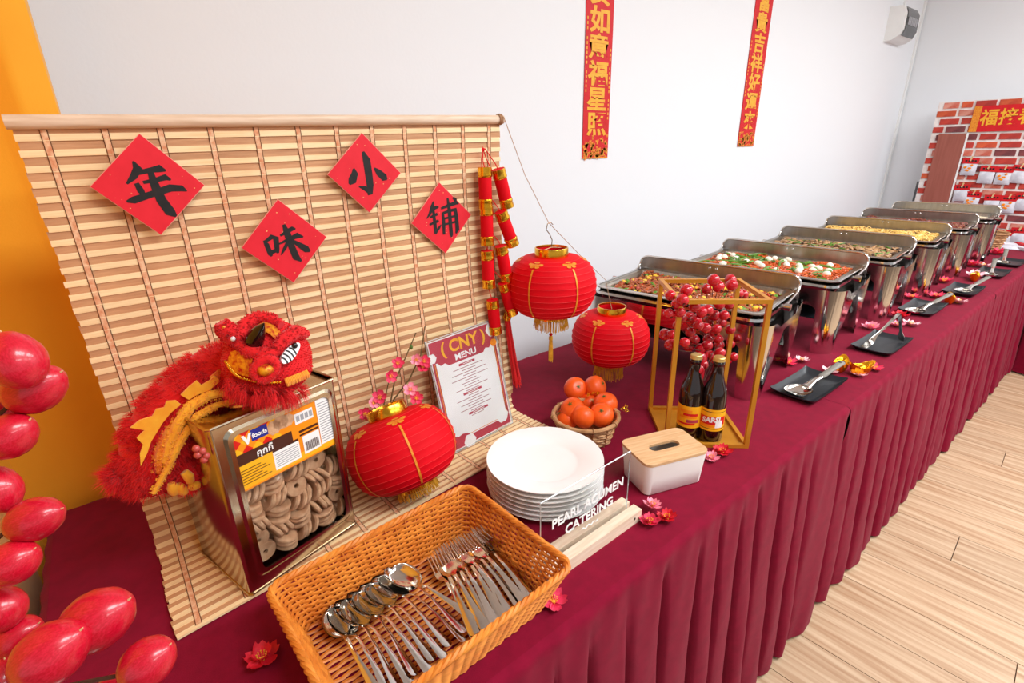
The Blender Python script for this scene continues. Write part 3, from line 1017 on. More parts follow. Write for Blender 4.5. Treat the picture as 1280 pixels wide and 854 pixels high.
# head
hd = MB().ell(hl, (HR, HR, HR * 0.97), 28, 18)
hd.ell(hs(372, 470)[0] - hs(372, 470)[1] * 0.03, (0.042, 0.042, 0.030), 18, 12)
hd.build('head', 'plush_red', LION)
hf = MB()
fur(hf, sphere_pts(hl, (HR, HR, HR * .97), 3000), 14000, 0.0026, 0.0005, (0, 0, -0.05), 0.5)
bc, bn = hs(372, 470)
fur(hf, sphere_pts(bc - bn * 0.03, (0.042, 0.042, 0.030), 900), 4500, 0.0026, 0.0005, (0, 0, -0.1), 0.5)
brd = [hs(290, 478)[0], hs(315, 486)[0], hs(345, 488)[0], hs(372, 486)[0]]
fur(hf, tube_pts(brd, [0.012] * 4, 260), 4200, 0.016, 0.0004, (0, 0, -0.7), 0.5)
o = hf.build('head_fur', 'fur_red', LION, smooth=False, fix=False)
o['kind'] = 'stuff'
def furry_tube(name, pts, rs, n=2200, L=0.0024, parent=LION):
    mb = MB().tube(pts, rs, 12)
    fur(mb, tube_pts(pts, rs, 140), n, L, 0.0005, (0, 0, 0), 0.5)
    return mb.build(name, 'plush_red', parent, fix=False)
def hpath(pxs, lift=0.006):
    return [hs(px, py)[0] + hs(px, py)[1] * lift for px, py in pxs]
furry_tube('brow', hpath([(300, 432), (312, 440), (328, 444), (342, 440), (352, 430)], 0.004), [0.007, 0.010, 0.011, 0.010, 0.007])
furry_tube('brow', hpath([(340, 442), (352, 428), (365, 418), (378, 420)], 0.006), [0.008, 0.011, 0.012, 0.008])
furry_tube('crest', hpath([(302, 424), (308, 410), (322, 402), (338, 403), (350, 410)], 0.006), [0.007, 0.010, 0.011, 0.010, 0.007])
ec, en = hs(296, 430)
e_tip = at_y(276, 403, (ec + LO).y + 0.002) - LO
ear = furry_tube('ear', [ec - en * 0.005, ec.lerp(e_tip, .35), ec.lerp(e_tip, .75), e_tip], [0.008, 0.0135, 0.0140, 0.008])
MB().ell(ec.lerp(e_tip, .62) + (CAMP - LO - ec).normalized() * 0.0105, (0.0045, 0.002, 0.009), 10, 7, rot=(0, -.5, 0)).build('ear_lining', 'gold_brocade', ear)
MB().ell(ec.lerp(e_tip, .25) + (CAMP - LO - ec).normalized() * 0.012, (0.0042, 0.0042, 0.0042), 10, 7).build('pearl', 'white_gloss', LION)
# horn
h0, hn = hs(317, 424, HR + .010)
h1 = at_y(330, 404, (h0 + LO).y - 0.030) - LO
MB().tube([h0 - hn * 0.004, h0.lerp(h1, .3), h0.lerp(h1, .7), h1], [0.0140, 0.0122, 0.0066, 0.0008], 14).build('horn', 'black_gloss', LION)
# gold panels on the crown and cheek
def patch(name, pxs, m, lift=0.007, parent=LION):
    P = [hs(px, py, HR + lift)[0] for px, py in pxs]
    c = sum(P, Vector()) / len(P)
    cn = (c - hl).normalized()
    c = hl + cn * ((HR + lift))
    mb = MB()
    k = len(P)
    mid = [hl + (p.lerp(c, .5) - hl).normalized() * (HR + lift) for p in P]
    mb.add(P + mid + [c], [(i, (i + 1) % k, k + (i + 1) % k, k + i) for i in range(k)] + [(k + i, k + (i + 1) % k, 2 * k) for i in range(k)])
    return mb.build(name, m, parent, fix=False)
patch('crown_panel', [(318, 408), (330, 402), (342, 406), (352, 416), (354, 424), (346, 426), (338, 418), (328, 412)], 'gold_brocade')
patch('cheek_panel', [(284, 452), (288, 440), (302, 436), (316, 446), (314, 460), (318, 472), (304, 470), (290, 464)], 'gold_brocade')
bt = MB()
for q in range(30):
    t = q / 29
    px, py = (lerp(282, 300, t * 2), lerp(452, 472, t * 2) + 3 * math.sin(PI * t * 2)) if t < .5 else (lerp(300, 350, t * 2 - 1), lerp(472, 478, t * 2 - 1) + 3 * math.sin(PI * (2 * t - 1)))
    p, n = hs(px, py, HR + 0.008)
    bt.ell(p, (0.0024, 0.0024, 0.0024), 6, 5)
o = bt.build('bead_trim', 'gold_foil', LION)
o['kind'] = 'stuff'
# snout ring
nc, nn_ = hs(332, 460)
tq = basis(nc + nn_ * 0.010, nn_.orthogonal(), nn_.cross(nn_.orthogonal()))
rp = [tq @ Vector((0.0165 * math.cos(a), 0.0125 * math.sin(a), 0)) for a in [2 * PI * q / 16 for q in range(17)]]
furry_tube('snout_ring', rp, [0.0075] * 17, 1500)
MB().ell(nc + nn_ * 0.010, (0.014, 0.014, 0.010), 14, 9).build('snout', 'gold_brocade', LION)
# eye: a striped almond with a black pupil
ecn, enn = hs(362, 443, HR + 0.009)
xa = (hs(372, 430, HR + 0.009)[0] - hs(353, 452, HR + 0.009)[0])
eq = basis(ecn, xa, enn.cross(xa.normalized()))
eo = MB()
al = [(0.0185 * math.cos(a) + (0.006 if math.cos(a) > 0 else 0) * math.cos(a) ** 2, 0.0088 * math.sin(a)) for a in [2 * PI * q / 24 for q in range(24)]]
eo.prism(al, -0.004, 0.001, eq)
eye = eo.build('eye', 'white_gloss', LION, smooth=False)
for q in range(4):
    ss = MB()
    xs = -0.013 + q * 0.0068
    arc = [(xs + 0.0035 * math.cos(b) - 0.002, 0.0085 * math.sin(b) * math.sqrt(max(0.05, 1 - (xs / 0.02) ** 2))) for b in [lerp(-1.35, 1.35, k / 8) for k in range(9)]]
    brush(ss, [(p[0], p[1], 0.0023) for p in arc], 0.0016)
    o = ss.build('eye_stripe', 'ink_black', eye, smooth=False, fix=False)
    o.matrix_basis = eq
MB().ell(eq @ Vector((0.0150, 0.0035, 0.002)), (0.0048, 0.0048, 0.0048), 12, 8).build('pupil', 'black_gloss', eye)
# teeth fringe of the mouth
tf = MB()
for q in range(16):
    t = q / 15
    p, n = hs(lerp(357, 382, t), lerp(473, 463, t), HR + 0.010)
    tf.tube([p, p + n * 0.003 + Vector((0, 0, -0.006)), p + n * 0.002 + Vector((rnd(-.002, .002), 0, -0.013))], [0.0022, 0.0028, 0.0012], 6)
tf.build('mouth_fringe', 'felt_orange', LION)
# ------------------------------------------------------------------ paper lanterns
LR, LH = 0.117, 0.076
def lprof(t):
    """t -1..1 from bottom to top"""
    a = t * 1.48
    return 0.0405 + (LR - 0.0405) * max(0.0, math.cos(a)) ** 0.72, LH * math.sin(a) / math.sin(1.48)
def lantern(center, label, hook=True, tassel=False, squash=1.0, tilt=(0, 0, 0), spin=0.0, fr=0.035):
    """center = middle of the paper body"""
    t = thing('paper_lantern', center, label, 'lantern', 'red round paper lanterns', rot=tilt)
    NR = 14
    pr = []
    for i in range(NR):
        for q in range(4):
            k = (i + q / 4) / NR
            r, z = lprof(-1 + 2 * k)
            pr.append((r - 0.0013 * math.sin(PI * q / 4), z * squash))
    r, z = lprof(1)
    pr.append((r, z * squash))
    pr = [(0.0405, -LH * squash + .0005)] + pr + [(0.0405, LH * squash - .0005)]
    MB().lathe(pr, 56).build('paper_body', 'lantern_red', t, angle=60)
    wr = MB()
    for i in range(1, NR):
        r, z = lprof(-1 + 2 * i / NR)
        wr.tube([((r + 0.0001) * math.cos(a), (r + 0.0001) * math.sin(a), z * squash) for a in [2 * PI * q / 48 for q in range(48)]], 0.0005, 4, closed=True)
    wr.build('rib_lines', 'lantern_line', t)['kind'] = 'stuff'
    st = MB()
    pts = [lprof(lerp(-.72, .60, q / 16)) for q in range(17)]
    vs = []
    for (r, z) in pts:
        for s_ in (-1, 1):
            vs.append(((r + 0.0009) * math.cos(s_ * .0021 / r), (r + 0.0009) * math.sin(s_ * .0021 / r), z * squash))
    st.add(vs, [(2 * i, 2 * i + 1, 2 * i + 3, 2 * i + 2) for i in range(16)])
    sme = st.mesh('gold_stripe', 'gold_print')
    em = MB()
    def patch_e(du, dt, ru, rt, n=10):
        c = [(du + ru * math.cos(a), dt + rt * math.sin(a)) for a in [2 * PI * q / n for q in range(n)]]
        vs = []
        for (u, tt) in [(du, dt)] + c:
            r, z = lprof(tt)
            r += 0.0010
            vs.append((r * math.cos(u / r), r * math.sin(u / r), z * squash))
        em.add(vs, [(0, 1 + i, 1 + (i + 1) % n) for i in range(n)])
    patch_e(0, .74, .009, .05)
    for s_ in (-1, 1):
        patch_e(s_ * .013, .76, .007, .045)
        patch_e(s_ * .007, .68, .006, .04)
    patch_e(0, .84, .008, .035)
    eme = em.mesh('gold_emblem', 'gold_print')
    for k in range(6):
        inst('gold_stripe', sme, t, rot=(0, 0, spin + k * PI / 3))
        inst('gold_emblem', eme, t, rot=(0, 0, spin + k * PI / 3))
    zt = LH * squash
    MB().lathe([(0.0395, -0.003), (0.0425, -0.003), (0.0430, 0.0), (0.0430, 0.020), (0.0420, 0.022), (0.0395, 0.022), (0.0390, 0.019)], 40, Matrix.Translation((0, 0, zt)), closed=True).build('top_collar', 'gold_foil', t)
    MB().lathe([(0.0395, 0.003), (0.0425, 0.003), (0.0425, -0.012), (0.0395, -0.012)], 40, Matrix.Translation((0, 0, -zt)), closed=True).build('bottom_collar', 'gold_foil', t)
    # the red inside seen through the collar
    MB().lathe([(0.0388, zt + 0.016), (0.0385, zt - 0.004), (0.050, zt - 0.02), (0.07, -0.01), (0.0, -0.03)], 32).build('inner_paper', 'lantern_red', t)
    f = MB()
    for q in range(150):
        a = 2 * PI * q / 150 + rnd(-.02, .02)
        r0 = 0.0418
        L = fr * rnd(.82, 1.0)
        e = rnd(-.003, .003)
        f.tube([(r0 * math.cos(a), r0 * math.sin(a), -zt - 0.006), ((r0 + e) * math.cos(a), (r0 + e) * math.sin(a), -zt - 0.006 - L * .5), ((r0 + e * 2) * math.cos(a + rnd(-.05, .05)), (r0 + e * 2) * math.sin(a), -zt - 0.006 - L)], 0.0009, 3)
    f.build('fringe', 'gold_thread', t)['kind'] = 'stuff'
    if hook:
        h = MB()
        top = zt + 0.022
        h.tube([(-0.038, 0, top - 0.006), (-0.012, 0, top - 0.002), (0, 0, top), (0.012, 0, top - 0.002), (0.038, 0, top - 0.006)], 0.0010, 6)
        h.tube([(0, 0, top), (0.002, 0, top + 0.018), (-0.007, 0, top + 0.034), (-0.018, 0, top + 0.046), (-0.014, 0, top + 0.060), (-0.003, 0, top + 0.062), (0.004, 0, top + 0.056)], 0.0011, 6)
        h.build('wire_hook', 'wire', t)
    if tassel:
        b = -zt - 0.012
        q = MB().tube([(0, 0, b + 0.005), (0, 0, b - 0.05)], 0.0008, 5)
        q.ell((0, 0, b - 0.050), (0.005, 0.005, 0.005), 10, 7)
        q.build('tassel_knot', 'lantern_red', t)
        z = MB()
        z.lathe([(0.002, b - 0.053), (0.0055, b - 0.056), (0.0058, b - 0.064), (0.0045, b - 0.066)], 12)
        for k in range(60):
            a = rnd(0, 6.28)
            r0 = rnd(0, .004)
            z.tube([(r0 * math.cos(a), r0 * math.sin(a), b - 0.060), (r0 * 1.4 * math.cos(a), r0 * 1.4 * math.sin(a), b - 0.09), (r0 * 1.5 * math.cos(a), r0 * 1.5 * math.sin(a), b - rnd(.118, .132))], 0.0008, 3)
        z.build('tassel', 'gold_thread', t)['kind'] = 'stuff'
    return t
L1C = at_y(689, 356, 0.95)
L2C = at_y(763, 421, 0.955)
lantern(L1C, 'red paper lantern hung on the twine by its wire hook, with a long tassel', tassel=True, spin=.35, fr=.040)
lantern(L2C, 'red paper lantern between the mandarin basket and the steel food warmers', hook=False, spin=.25, fr=.052)
L3 = Vector((0.390, 0.886, TZ + 0.114))
lantern(L3, 'red paper lantern standing on the bamboo mat beside the biscuit tin', hook=False, tilt=(-0.46, -0.10, 0), spin=.35, fr=.022)
# twine
hk = L1C + Vector((-0.010, 0, LH + 0.022 + 0.062))
tw = MB()
end = L2C + Vector((0, 0, LH + 0.012))
warm = at_x(757, 350, 1.285)
tw.tube([ROD_R + Vector((0, 0, 0.012)), ROD_R + Vector((0.004, -0.013, 0.004)), ROD_R.lerp(hk, .5) + Vector((0, 0, -.004)), hk, hk.lerp(warm, .5) + Vector((0, 0, -.003)), warm, end.lerp(warm, .4), end], 0.0009, 5)
for q in range(6):
    tw.tube([ROD_R + Vector((-0.004 + q * .0016, 0.0115 * math.cos(a), 0.0115 * math.sin(a))) for a in [2 * PI * k / 12 for k in range(12)]], 0.0008, 4, closed=True)
tag(tw.build('twine', 'twine'), 'thin brown twine tied to the blind rod and holding up lanterns', 'string')

# ------------------------------------------------------------------ flowers
def petal_mesh(m, L=0.014, Wd=0.013, curl=0.004):
    mb = MB()
    def fn(u, v):
        w = Wd * math.sin(PI * (0.10 + 0.80 * u)) ** 0.7 * (v - .5)
        return (0.0022 + u * L - 0.0018 * (1 - abs(2 * v - 1)) * (u > .9), w, 0.002 + curl * u * u * 1.3 + 0.0024 * abs(2 * v - 1) ** 2 + 0.0008 * math.sin(9 * v + 5 * u))
    mb.grid(fn, 5, 5)
    return mb.mesh('petal', m)
PET = {k: petal_mesh('petal_' + k) for k in ('pink', 'hot', 'red', 'pale')}
sm = MB()
sm.ell((0, 0, 0.002), (0.0028, 0.0028, 0.0022), 8, 6)
for k in range(9):
    a = 2 * PI * k / 9
    sm.tube([(0.001 * math.cos(a), 0.001 * math.sin(a), 0.002), (0.0042 * math.cos(a), 0.0042 * math.sin(a), 0.0075)], 0.0004, 4)
    sm.ell((0.0043 * math.cos(a), 0.0043 * math.sin(a), 0.0078), (0.0009, 0.0009, 0.0009), 5, 4)
STAM = sm.mesh('stamen', 'stamen')
def blossom_parts(t, colr, double=False):
    for k in range(5):
        inst('petal', PET[colr], t, rot=(0, 0, 2 * PI * k / 5 + rnd(-.1, .1)), scale=(rnd(.92, 1.08), rnd(.95, 1.1), 1))
    if double:
        for k in range(4):
            inst('petal', PET[colr], t, loc=(0, 0, .002), rot=(0, -.35, 2 * PI * k / 4 + .4), scale=.78)
    inst('stamen', STAM, t)
def flower(px, py, colr, label, size=1.0, double=False, z=0.0, tilt=None):
    p = at_z(px, py, z + 0.002)
    t = thing('fabric_flower', p, label, 'flower', 'fabric flowers scattered on the table', rot=tilt or (rnd(-.15, .15), rnd(-.15, .15), rnd(0, 6)))
    t.scale = (size * 1.3,) * 3
    t['category'] = 'flower'
    blossom_parts(t, colr, double)
    return t
flower(328, 826, 'red', 'red fabric flower lying on the cloth in front of the biscuit tin', 1.20, True)
flower(692, 754, 'hot', 'hot pink fabric flower lying by the corner of the cutlery basket', 1.10)
flower(815, 634, 'pink', 'pink fabric flower lying at the corner of the tissue box', 0.95, True, .008)
flower(812, 655, 'hot', 'hot pink fabric flower beside the wooden sign base', 1.05, True)
flower(834, 650, 'red', 'red fabric flower in the cluster before the tissue box', 1.05, True)
flower(889, 574, 'pink', 'pink fabric flower between the tissue box and the gold frame', 0.95, True)
flower(903, 567, 'red', 'red fabric flower in front of the gold frame', 1.15, True)
flower(972, 452, 'hot', 'hot pink fabric flower tucked behind the first food warmer leg', 1.1, False, .004)
flower(986, 455, 'hot', 'hot pink fabric flower lying open under the first food warmer', 1.3)
flower(1002, 452, 'pale', 'pale pink fabric flower under the first food warmer', 1.2)
flower(1036, 466, 'pale', 'pale pink fabric flower under the grey ladle handle', 1.2)
flower(1092, 462, 'hot', 'hot pink fabric flower behind the gold ingot', 1.3)
flower(1073, 470, 'pale', 'pale pink fabric flower in front of the gold ingot', 1.2)
flower(1088, 411, 'pink', 'pink double fabric flower behind the tong plate', 1.6, True)
flower(1124, 397, 'red', 'red fabric flower lying behind the steel tongs', 1.8, True)
flower(1121, 408, 'pink', 'pink fabric flower right beside the steel tongs', 1.5)
flower(1138, 407, 'pale', 'pale pink fabric flower with a yellow centre by the tong plate', 1.6)
flower(1139, 373, 'hot', 'pink fabric flower at the foot of the third food warmer', 1.7)
flower(1170, 372, 'hot', 'pink fabric flower beside the fourth food warmer leg', 1.8)
flower(1196, 379, 'pale', 'pale pink fabric flower past the third ladle handle', 1.9)
flower(1180, 353, 'hot', 'hot pink fabric flower at the foot of the fourth food warmer', 2.0)
flower(1218, 346, 'pale', 'pale pink fabric flower beside the fourth black plate', 2.0, True, .01)
flower(1216, 333, 'hot', 'hot pink fabric flower before the fifth food warmer', 2.2, True)
flower(1227, 334, 'pale', 'pale pink fabric flower before the fifth food warmer', 2.1)
flower(1247, 318, 'hot', 'hot pink fabric flower at the sixth food warmer beside the small basket', 2.4, True)

# plum blossom twigs behind the standing lantern
PB = thing('plum_blossom_branch', (0.40, 0.985, TZ + 0.012), 'plum blossom twigs with pink flowers rising behind the standing lantern', 'branch')
po = Vector(PB.location)
yy = 0.985
pt = MB()
for pl, r0 in (([(488, 600), (487, 510), (493, 478), (507, 447), (520, 416)], .0022), ([(488, 600), (492, 500), (512, 474), (526, 444), (531, 408)], .0022), ([(485, 600), (478, 515), (487, 472)], .0018), ([(493, 478), (484, 470), (486, 466)], .0012)):
    P = [at_y(px, py, yy) - po for px, py in pl]
    P[0].z = max(P[0].z, -0.002)
    pt.tube(P, [r0 * (1 - .6 * i / len(P)) for i in range(len(P))], 6)
pt.build('twig', 'twig_green', PB)
for (px, py, c, s, dy) in ((487, 470, 'hot', 1.0, -.008), (497, 455, 'hot', .95, -.01), (475, 497, 'hot', 1.1, -.01), (466, 505, 'pink', .9, -.012), (456, 517, 'hot', 1.0, -.012), (513, 488, 'pink', 1.1, -.01), (520, 498, 'hot', 1.1, -.012), (528, 460, 'hot', 1.1, -.008), (521, 450, 'pink', .9, -.008), (530, 452, 'hot', 1.0, -.008)):
    p = at_y(px, py, yy + dy) - po
    e = bpy.data.objects.new('blossom', None)
    COL.objects.link(e)
    e.parent = PB
    e.location = p
    e.empty_display_size = .01
    d = (CAMP - po - p).normalized() + Vector((rnd(-.6, .6), rnd(-.3, .3), rnd(-.3, .6)))
    e.rotation_euler = d.to_track_quat('Z', 'Y').to_euler()
    e.scale = (s * .95,) * 3
    blossom_parts(e, c)
MB().ell(at_y(514, 434, yy) - po, (.004, .004, .006), 8, 6).build('bud', 'leaf_green', PB)

# ------------------------------------------------------------------ menu in an acrylic stand
BLm, BRm = at_z(568, 566, 0.012), at_z(648, 524, 0.012)
TLm, TRm = at_y(527, 432, 0.999), at_y(607, 402, 1.003)
xd = ((BRm - BLm) + (TRm - TLm)).normalized()
yd = ((TLm - BLm) + (TRm - BRm)).normalized()
cm = (BLm + BRm + TLm + TRm) / 4
mw = ((BRm - BLm).length + (TRm - TLm).length) / 2
mh = ((TLm - BLm).length + (TRm - BRm).length) / 2
mxm = basis(cm, xd, yd)
mn = thing('menu_stand', cm, 'clear acrylic stand holding the printed menu sheet, leaning on the blind', 'menu stand')
mrel = Matrix.Translation(-cm) @ mxm
def mput(name, mb, m, parent=mn, smooth=False):
    o = mb.build(name, m, parent, smooth=smooth)
    o.matrix_basis = mrel if parent is mn else Matrix.Identity(4)
    return o
hw, hh = mw / 2, mh / 2
mput('acrylic_front', MB().box((0, 0, .0022), (mw, mh, .002)), 'acrylic')
mput('acrylic_back', MB().box((0, 0, -.0022), (mw, mh, .002)), 'acrylic')
mput('acrylic_edge_glint', MB().tube([(-hw, -hh, 0), (-hw, hh, 0), (hw, hh, 0), (hw, -hh, 0)], .0018, 4, closed=True), 'acrylic_edge_glint')  # bright rim of the stand painted as a pale tube
pg = mput('menu_sheet', MB().box((0, 0, 0), (mw - .006, mh - .006, .0004)), 'menu_paper')
def mrects(name, m, rs, z):
    mb = MB()
    for (x0, x1, y0, y1) in rs:
        mb.add([(x0 * hw, y0 * hh, z), (x1 * hw, y0 * hh, z), (x1 * hw, y1 * hh, z), (x0 * hw, y1 * hh, z)], [(0, 1, 2, 3)])
    o = mb.build(name, m, pg, smooth=False, fix=False)
    return o
def blob(name, m, pts, z):
    mb = MB()
    mb.add([(p[0] * hw, p[1] * hh, z) for p in pts], [tuple(range(len(pts)))])
    return mb.build(name, m, pg, smooth=False, fix=False)
Z0 = .0003
mrects('border', 'menu_rose', [(-.95, .95, -.96, .96)], Z0)
mrects('page', 'menu_paper', [(-.86, .86, -.82, .80)], Z0 * 1.4)
mrects('page_line', 'gold_print', [(-.90, -.88, -.82, .60), (.88, .90, -.82, .60), (-.6, .88, -.80, -.79)], Z0 * 1.5)
blob('header', 'menu_rose', [(-.95, .96), (.95, .96), (.95, .62), (.80, .60), (.72, .54), (.60, .56), (.52, .50), (-.52, .50), (-.62, .56), (-.74, .54), (-.82, .60), (-.95, .62)], Z0 * 1.7)
blob('footer', 'menu_rose', [(-.95, -.96), (.95, -.96), (.95, -.86), (-.3, -.82), (-.42, -.76), (-.55, -.74), (-.68, -.76), (-.78, -.72), (-.95, -.74)], Z0 * 1.7)
def disc(cx, cy, r, n=16):
    return [(cx + r / hw * math.cos(2 * PI * k / n) * (1 + .08 * math.cos(6 * 2 * PI * k / n)), cy + r / hh * math.sin(2 * PI * k / n) * (1 + .08 * math.cos(6 * 2 * PI * k / n))) for k in range(n)]
blob('cloud', 'menu_paper', disc(.90, .84, .019), Z0 * 2)
blob('cloud', 'menu_paper', disc(-.93, .70, .012), Z0 * 2)
blob('cloud', 'label_white', disc(.72, -.76, .020), Z0 * 2.2)
blob('cloud', 'menu_paper', disc(-.38, -.92, .018), Z0 * 2)
blob('tangerine', 'label_orange', disc(.88, .60, .010), Z0 * 2)
mrects('pill', 'menu_rose', [(-.26, .22, .415, .455), (-.30, .26, -.105, -.065), (-.26, .34, -.475, -.435)], Z0 * 2)
ln = []
for k in range(20):
    y = .37 - k * .046
    if -.12 < y < -.05 or -.49 < y < -.42 or y < -.70:
        continue
    w = rnd(.16, .24) if k % 2 else rnd(.30, .55)
    ln.append((-w, w, y - .006, y + .006))
mrects('menu_lines', 'menu_text', ln, Z0 * 2)
def mtext(s, size, m, x, y, bold, sx=1):
    inst('lettering', text_mesh(s, size, m, bold, .00005), pg, mx=Matrix.Translation((x * hw, y * hh, Z0 * 2.6)) @ Matrix.Diagonal((sx, 1, 1, 1)))
mtext('( CNY )', 0.042, 'banner_gold', 0, .79, .0012)
mtext('MENU', 0.021, 'label_white', 0, .585, .0006, 1.15)
mrects('text_line', 'label_white', [(-.14, .14, .43, .44), (-.2, .16, -.09, -.08), (-.14, .22, -.46, -.45)], Z0 * 2.3)

# ------------------------------------------------------------------ wicker basket with spoons and forks
BA = math.radians(2.5)
bk0 = Vector((0.262, 0.572, TZ))
bk = thing('cutlery_basket', bk0, 'orange rectangular wicker basket full of spoons and forks', 'basket', rot=(0, 0, BA))
bw, bl_, bh = 0.190, 0.142, 0.088
def rr_pt(t, hx, hy, r):
    """point and outward normal on a rounded rectangle, t 0..1 by arc length"""
    segs = [2 * (hx - r), PI / 2 * r, 2 * (hy - r), PI / 2 * r] * 2
    tot = sum(segs)
    s = (t % 1) * tot
    st = [((-hx + r, -hy), (1, 0)), ((hx - r, -hy + r), -PI / 2), ((hx, -hy + r), (0, 1)), ((hx - r, hy - r), 0), ((hx - r, hy), (-1, 0)), ((-hx + r, hy - r), PI / 2), ((-hx, hy - r), (0, -1)), ((-hx + r, -hy + r), PI)]
    for L, (p, d) in zip(segs, st):
        if s <= L:
            if isinstance(d, tuple):
                return Vector((p[0] + d[0] * s, p[1] + d[1] * s)), Vector((d[1], -d[0]))
            a = d + s / r
            return Vector((p[0] + r * math.cos(a), p[1] + r * math.sin(a))), Vector((math.cos(a), math.sin(a)))
        s -= L
    return Vector((-hx + r, -hy)), Vector((0, -1))
NST = 64
wv = MB()
NRW = 19
for k in range(NRW):
    f = k / (NRW - 1)
    z = 0.004 + f * (bh - 0.012)
    hx, hy = lerp(bw - .030, bw - .003, f), lerp(bl_ - .030, bl_ - .003, f)
    pts = []
    for q in range(NST * 3):
        p, n = rr_pt(q / (NST * 3), hx, hy, 0.02)
        o_ = 0.0024 * math.sin(PI * q / 1.5 / 1.0 * .5 * 2 / 1 + (PI if k % 2 else 0)) if False else 0.0026 * math.cos(PI * q / 3 + (PI if k % 2 else 0))
        pts.append((p.x + n.x * o_, p.y + n.y * o_, z))
    wv.tube(pts, 0.0026, 5, closed=True)
for k in range(22):   # woven floor
    y = lerp(-(bl_ - .034), bl_ - .034, k / 21)
    wv.tube([(lerp(-(bw - .032), bw - .032, q / 24), y, 0.004 + .0015 * math.cos(PI * q + PI * k)) for q in range(25)], 0.0036, 5, flat=.5)
wv.build('weave', 'wicker', bk)['kind'] = 'stuff'
sk = MB()
for q in range(NST):
    p0, n0 = rr_pt(q / NST, bw - .030, bl_ - .030, 0.02)
    p1, n1 = rr_pt(q / NST, bw - .003, bl_ - .003, 0.02)
    sk.tube([(p0.x, p0.y, 0.003), (p1.x, p1.y, bh - .004)], 0.0018, 5)
sk.build('stakes', 'wicker', bk)['kind'] = 'stuff'
rim = MB()
for ph in (0, 1, 2):
    pts = []
    for q in range(320):
        p, n = rr_pt(q / 320, bw, bl_, 0.022)
        a = q * 2 * PI / 10 + ph * 2 * PI / 3
        pts.append((p.x + n.x * .0028 * math.cos(a), p.y + n.y * .0028 * math.cos(a), bh + .0028 * math.sin(a)))
    rim.tube(pts, 0.0036, 6, closed=True)
rim.build('rim', 'wicker', bk)

def spoon_mesh():
    mb = MB()
    nu, nv = 12, 10
    L, Wd, dp = 0.062, 0.021, 0.009
    def bowl(sgn):
        def fn(u, v):
            x = -L / 2 + L * (1 - math.cos(PI * u)) / 2
            s = math.sin(PI * u) ** .85 if 0 < u < 1 else 0
            w = Wd * s * (1 + .12 * (0.5 - u))
            y = w * math.sin((v - .5) * PI)
            d = -dp * s * math.cos((v - .5) * PI) ** 1.2
            return (x, y, d + sgn * .0006)
        return fn
    mb.grid(bowl(1), nu, nv)
    mb.grid(bowl(-1), nu, nv)
    hd_ = [(0.029, .0045, -.0006), (0.036, .0032, .004), (0.05, .0028, .008), (0.09, .0036, .004), (0.125, .0062, -.002), (0.148, .0085, -.005), (0.154, .0070, -.006), (0.157, .003, -.006)]
    vs = []
    for x, w, z in hd_:
        vs += [(x, -w, z), (x, 0, z + .0010), (x, w, z), (x, 0, z - .0010)]
    fs = []
    for i in range(len(hd_) - 1):
        for j in range(4):
            fs.append((4 * i + j, 4 * i + (j + 1) % 4, 4 * i + 4 + (j + 1) % 4, 4 * i + 4 + j))
    fs.append((28, 29, 30, 31))
    mb.add(vs, fs)
    return mb.mesh('spoon', 'steel_cutlery', angle=60)
def fork_mesh():
    mb = MB()
    for k in range(4):
        y = -.0095 + k * .00633
        mb.tube([(-.045, y, .001), (-.03, y, -.0026), (-.005, y * 1.05, -.002)], [.0008, .0016, .0017], 6)
    hd_ = [(-.006, .0118, -.0018), (.004, .0118, -.0012), (.014, .0085, 0.0005), (.022, .0036, .004), (.03, .0030, .007), (.07, .0038, .004), (.105, .0062, -.002), (.128, .0085, -.005), (.134, .0068, -.006), (.137, .003, -.006)]
    vs = []
    for x, w, z in hd_:
        vs += [(x, -w, z), (x, 0, z + .0009), (x, w, z), (x, 0, z - .0009)]
    fs = [(3, 2, 1, 0)]
    for i in range(len(hd_) - 1):
        for j in range(4):
            fs.append((4 * i + j, 4 * i + (j + 1) % 4, 4 * i + 4 + (j + 1) % 4, 4 * i + 4 + j))
    mb.add(vs, fs)
    return mb.mesh('fork', 'steel_cutlery', angle=60)
SPM, FKM = spoon_mesh(), fork_mesh()
def utensil(name, me, a, b, za, zb, roll, label, group, ln_):
    A, B = at_z(a[0], a[1], za), at_z(b[0], b[1], zb)
    d = (B - A).normalized()
    side = Vector((0, 0, 1)).cross(d)
    m = basis(A, d, side) @ Matrix.Rotation(roll, 4, 'X')
    o = inst(name, me, None, mx=m)
    return tag(o, label, name, group)
for k in range(12):
    t = k / 11
    a = (lerp(421, 507, t), lerp(778, 718, t) + (3 if k % 2 else -2))
    b = (lerp(476, 596, t) + rnd(-4, 4), lerp(872, 776, t))
    lb_ = 'steel dessert spoon lying end-most at the basket corner' if k == 0 else ('steel dessert spoon with its bowl facing up beside the forks' if k == 11 else 'steel dessert spoon nested on its side in the row of spoons')
    utensil('spoon', SPM, a, b, .030 + .006 * (k % 2), .026, (.25 if k in (0, 11) else -.42 + rnd(-.12, .12)), lb_, 'dessert spoons in the wicker basket', .19)
for k in range(18):
    t = k / 17
    a = (lerp(552, 622, t) + rnd(-2, 2), lerp(712, 676, t) + (4 if k % 3 == 0 else -1))
    b = (lerp(594, 688, t) + rnd(-5, 5), lerp(802, 728, t))
    utensil('fork', FKM, a, b, .028 + .012 * (k % 3) / 2, .022 + .006 * (k % 2), rnd(-.35, .35) if k < 14 else -.8, 'steel table fork lying tines inward in the wicker basket', 'table forks in the wicker basket', .18)

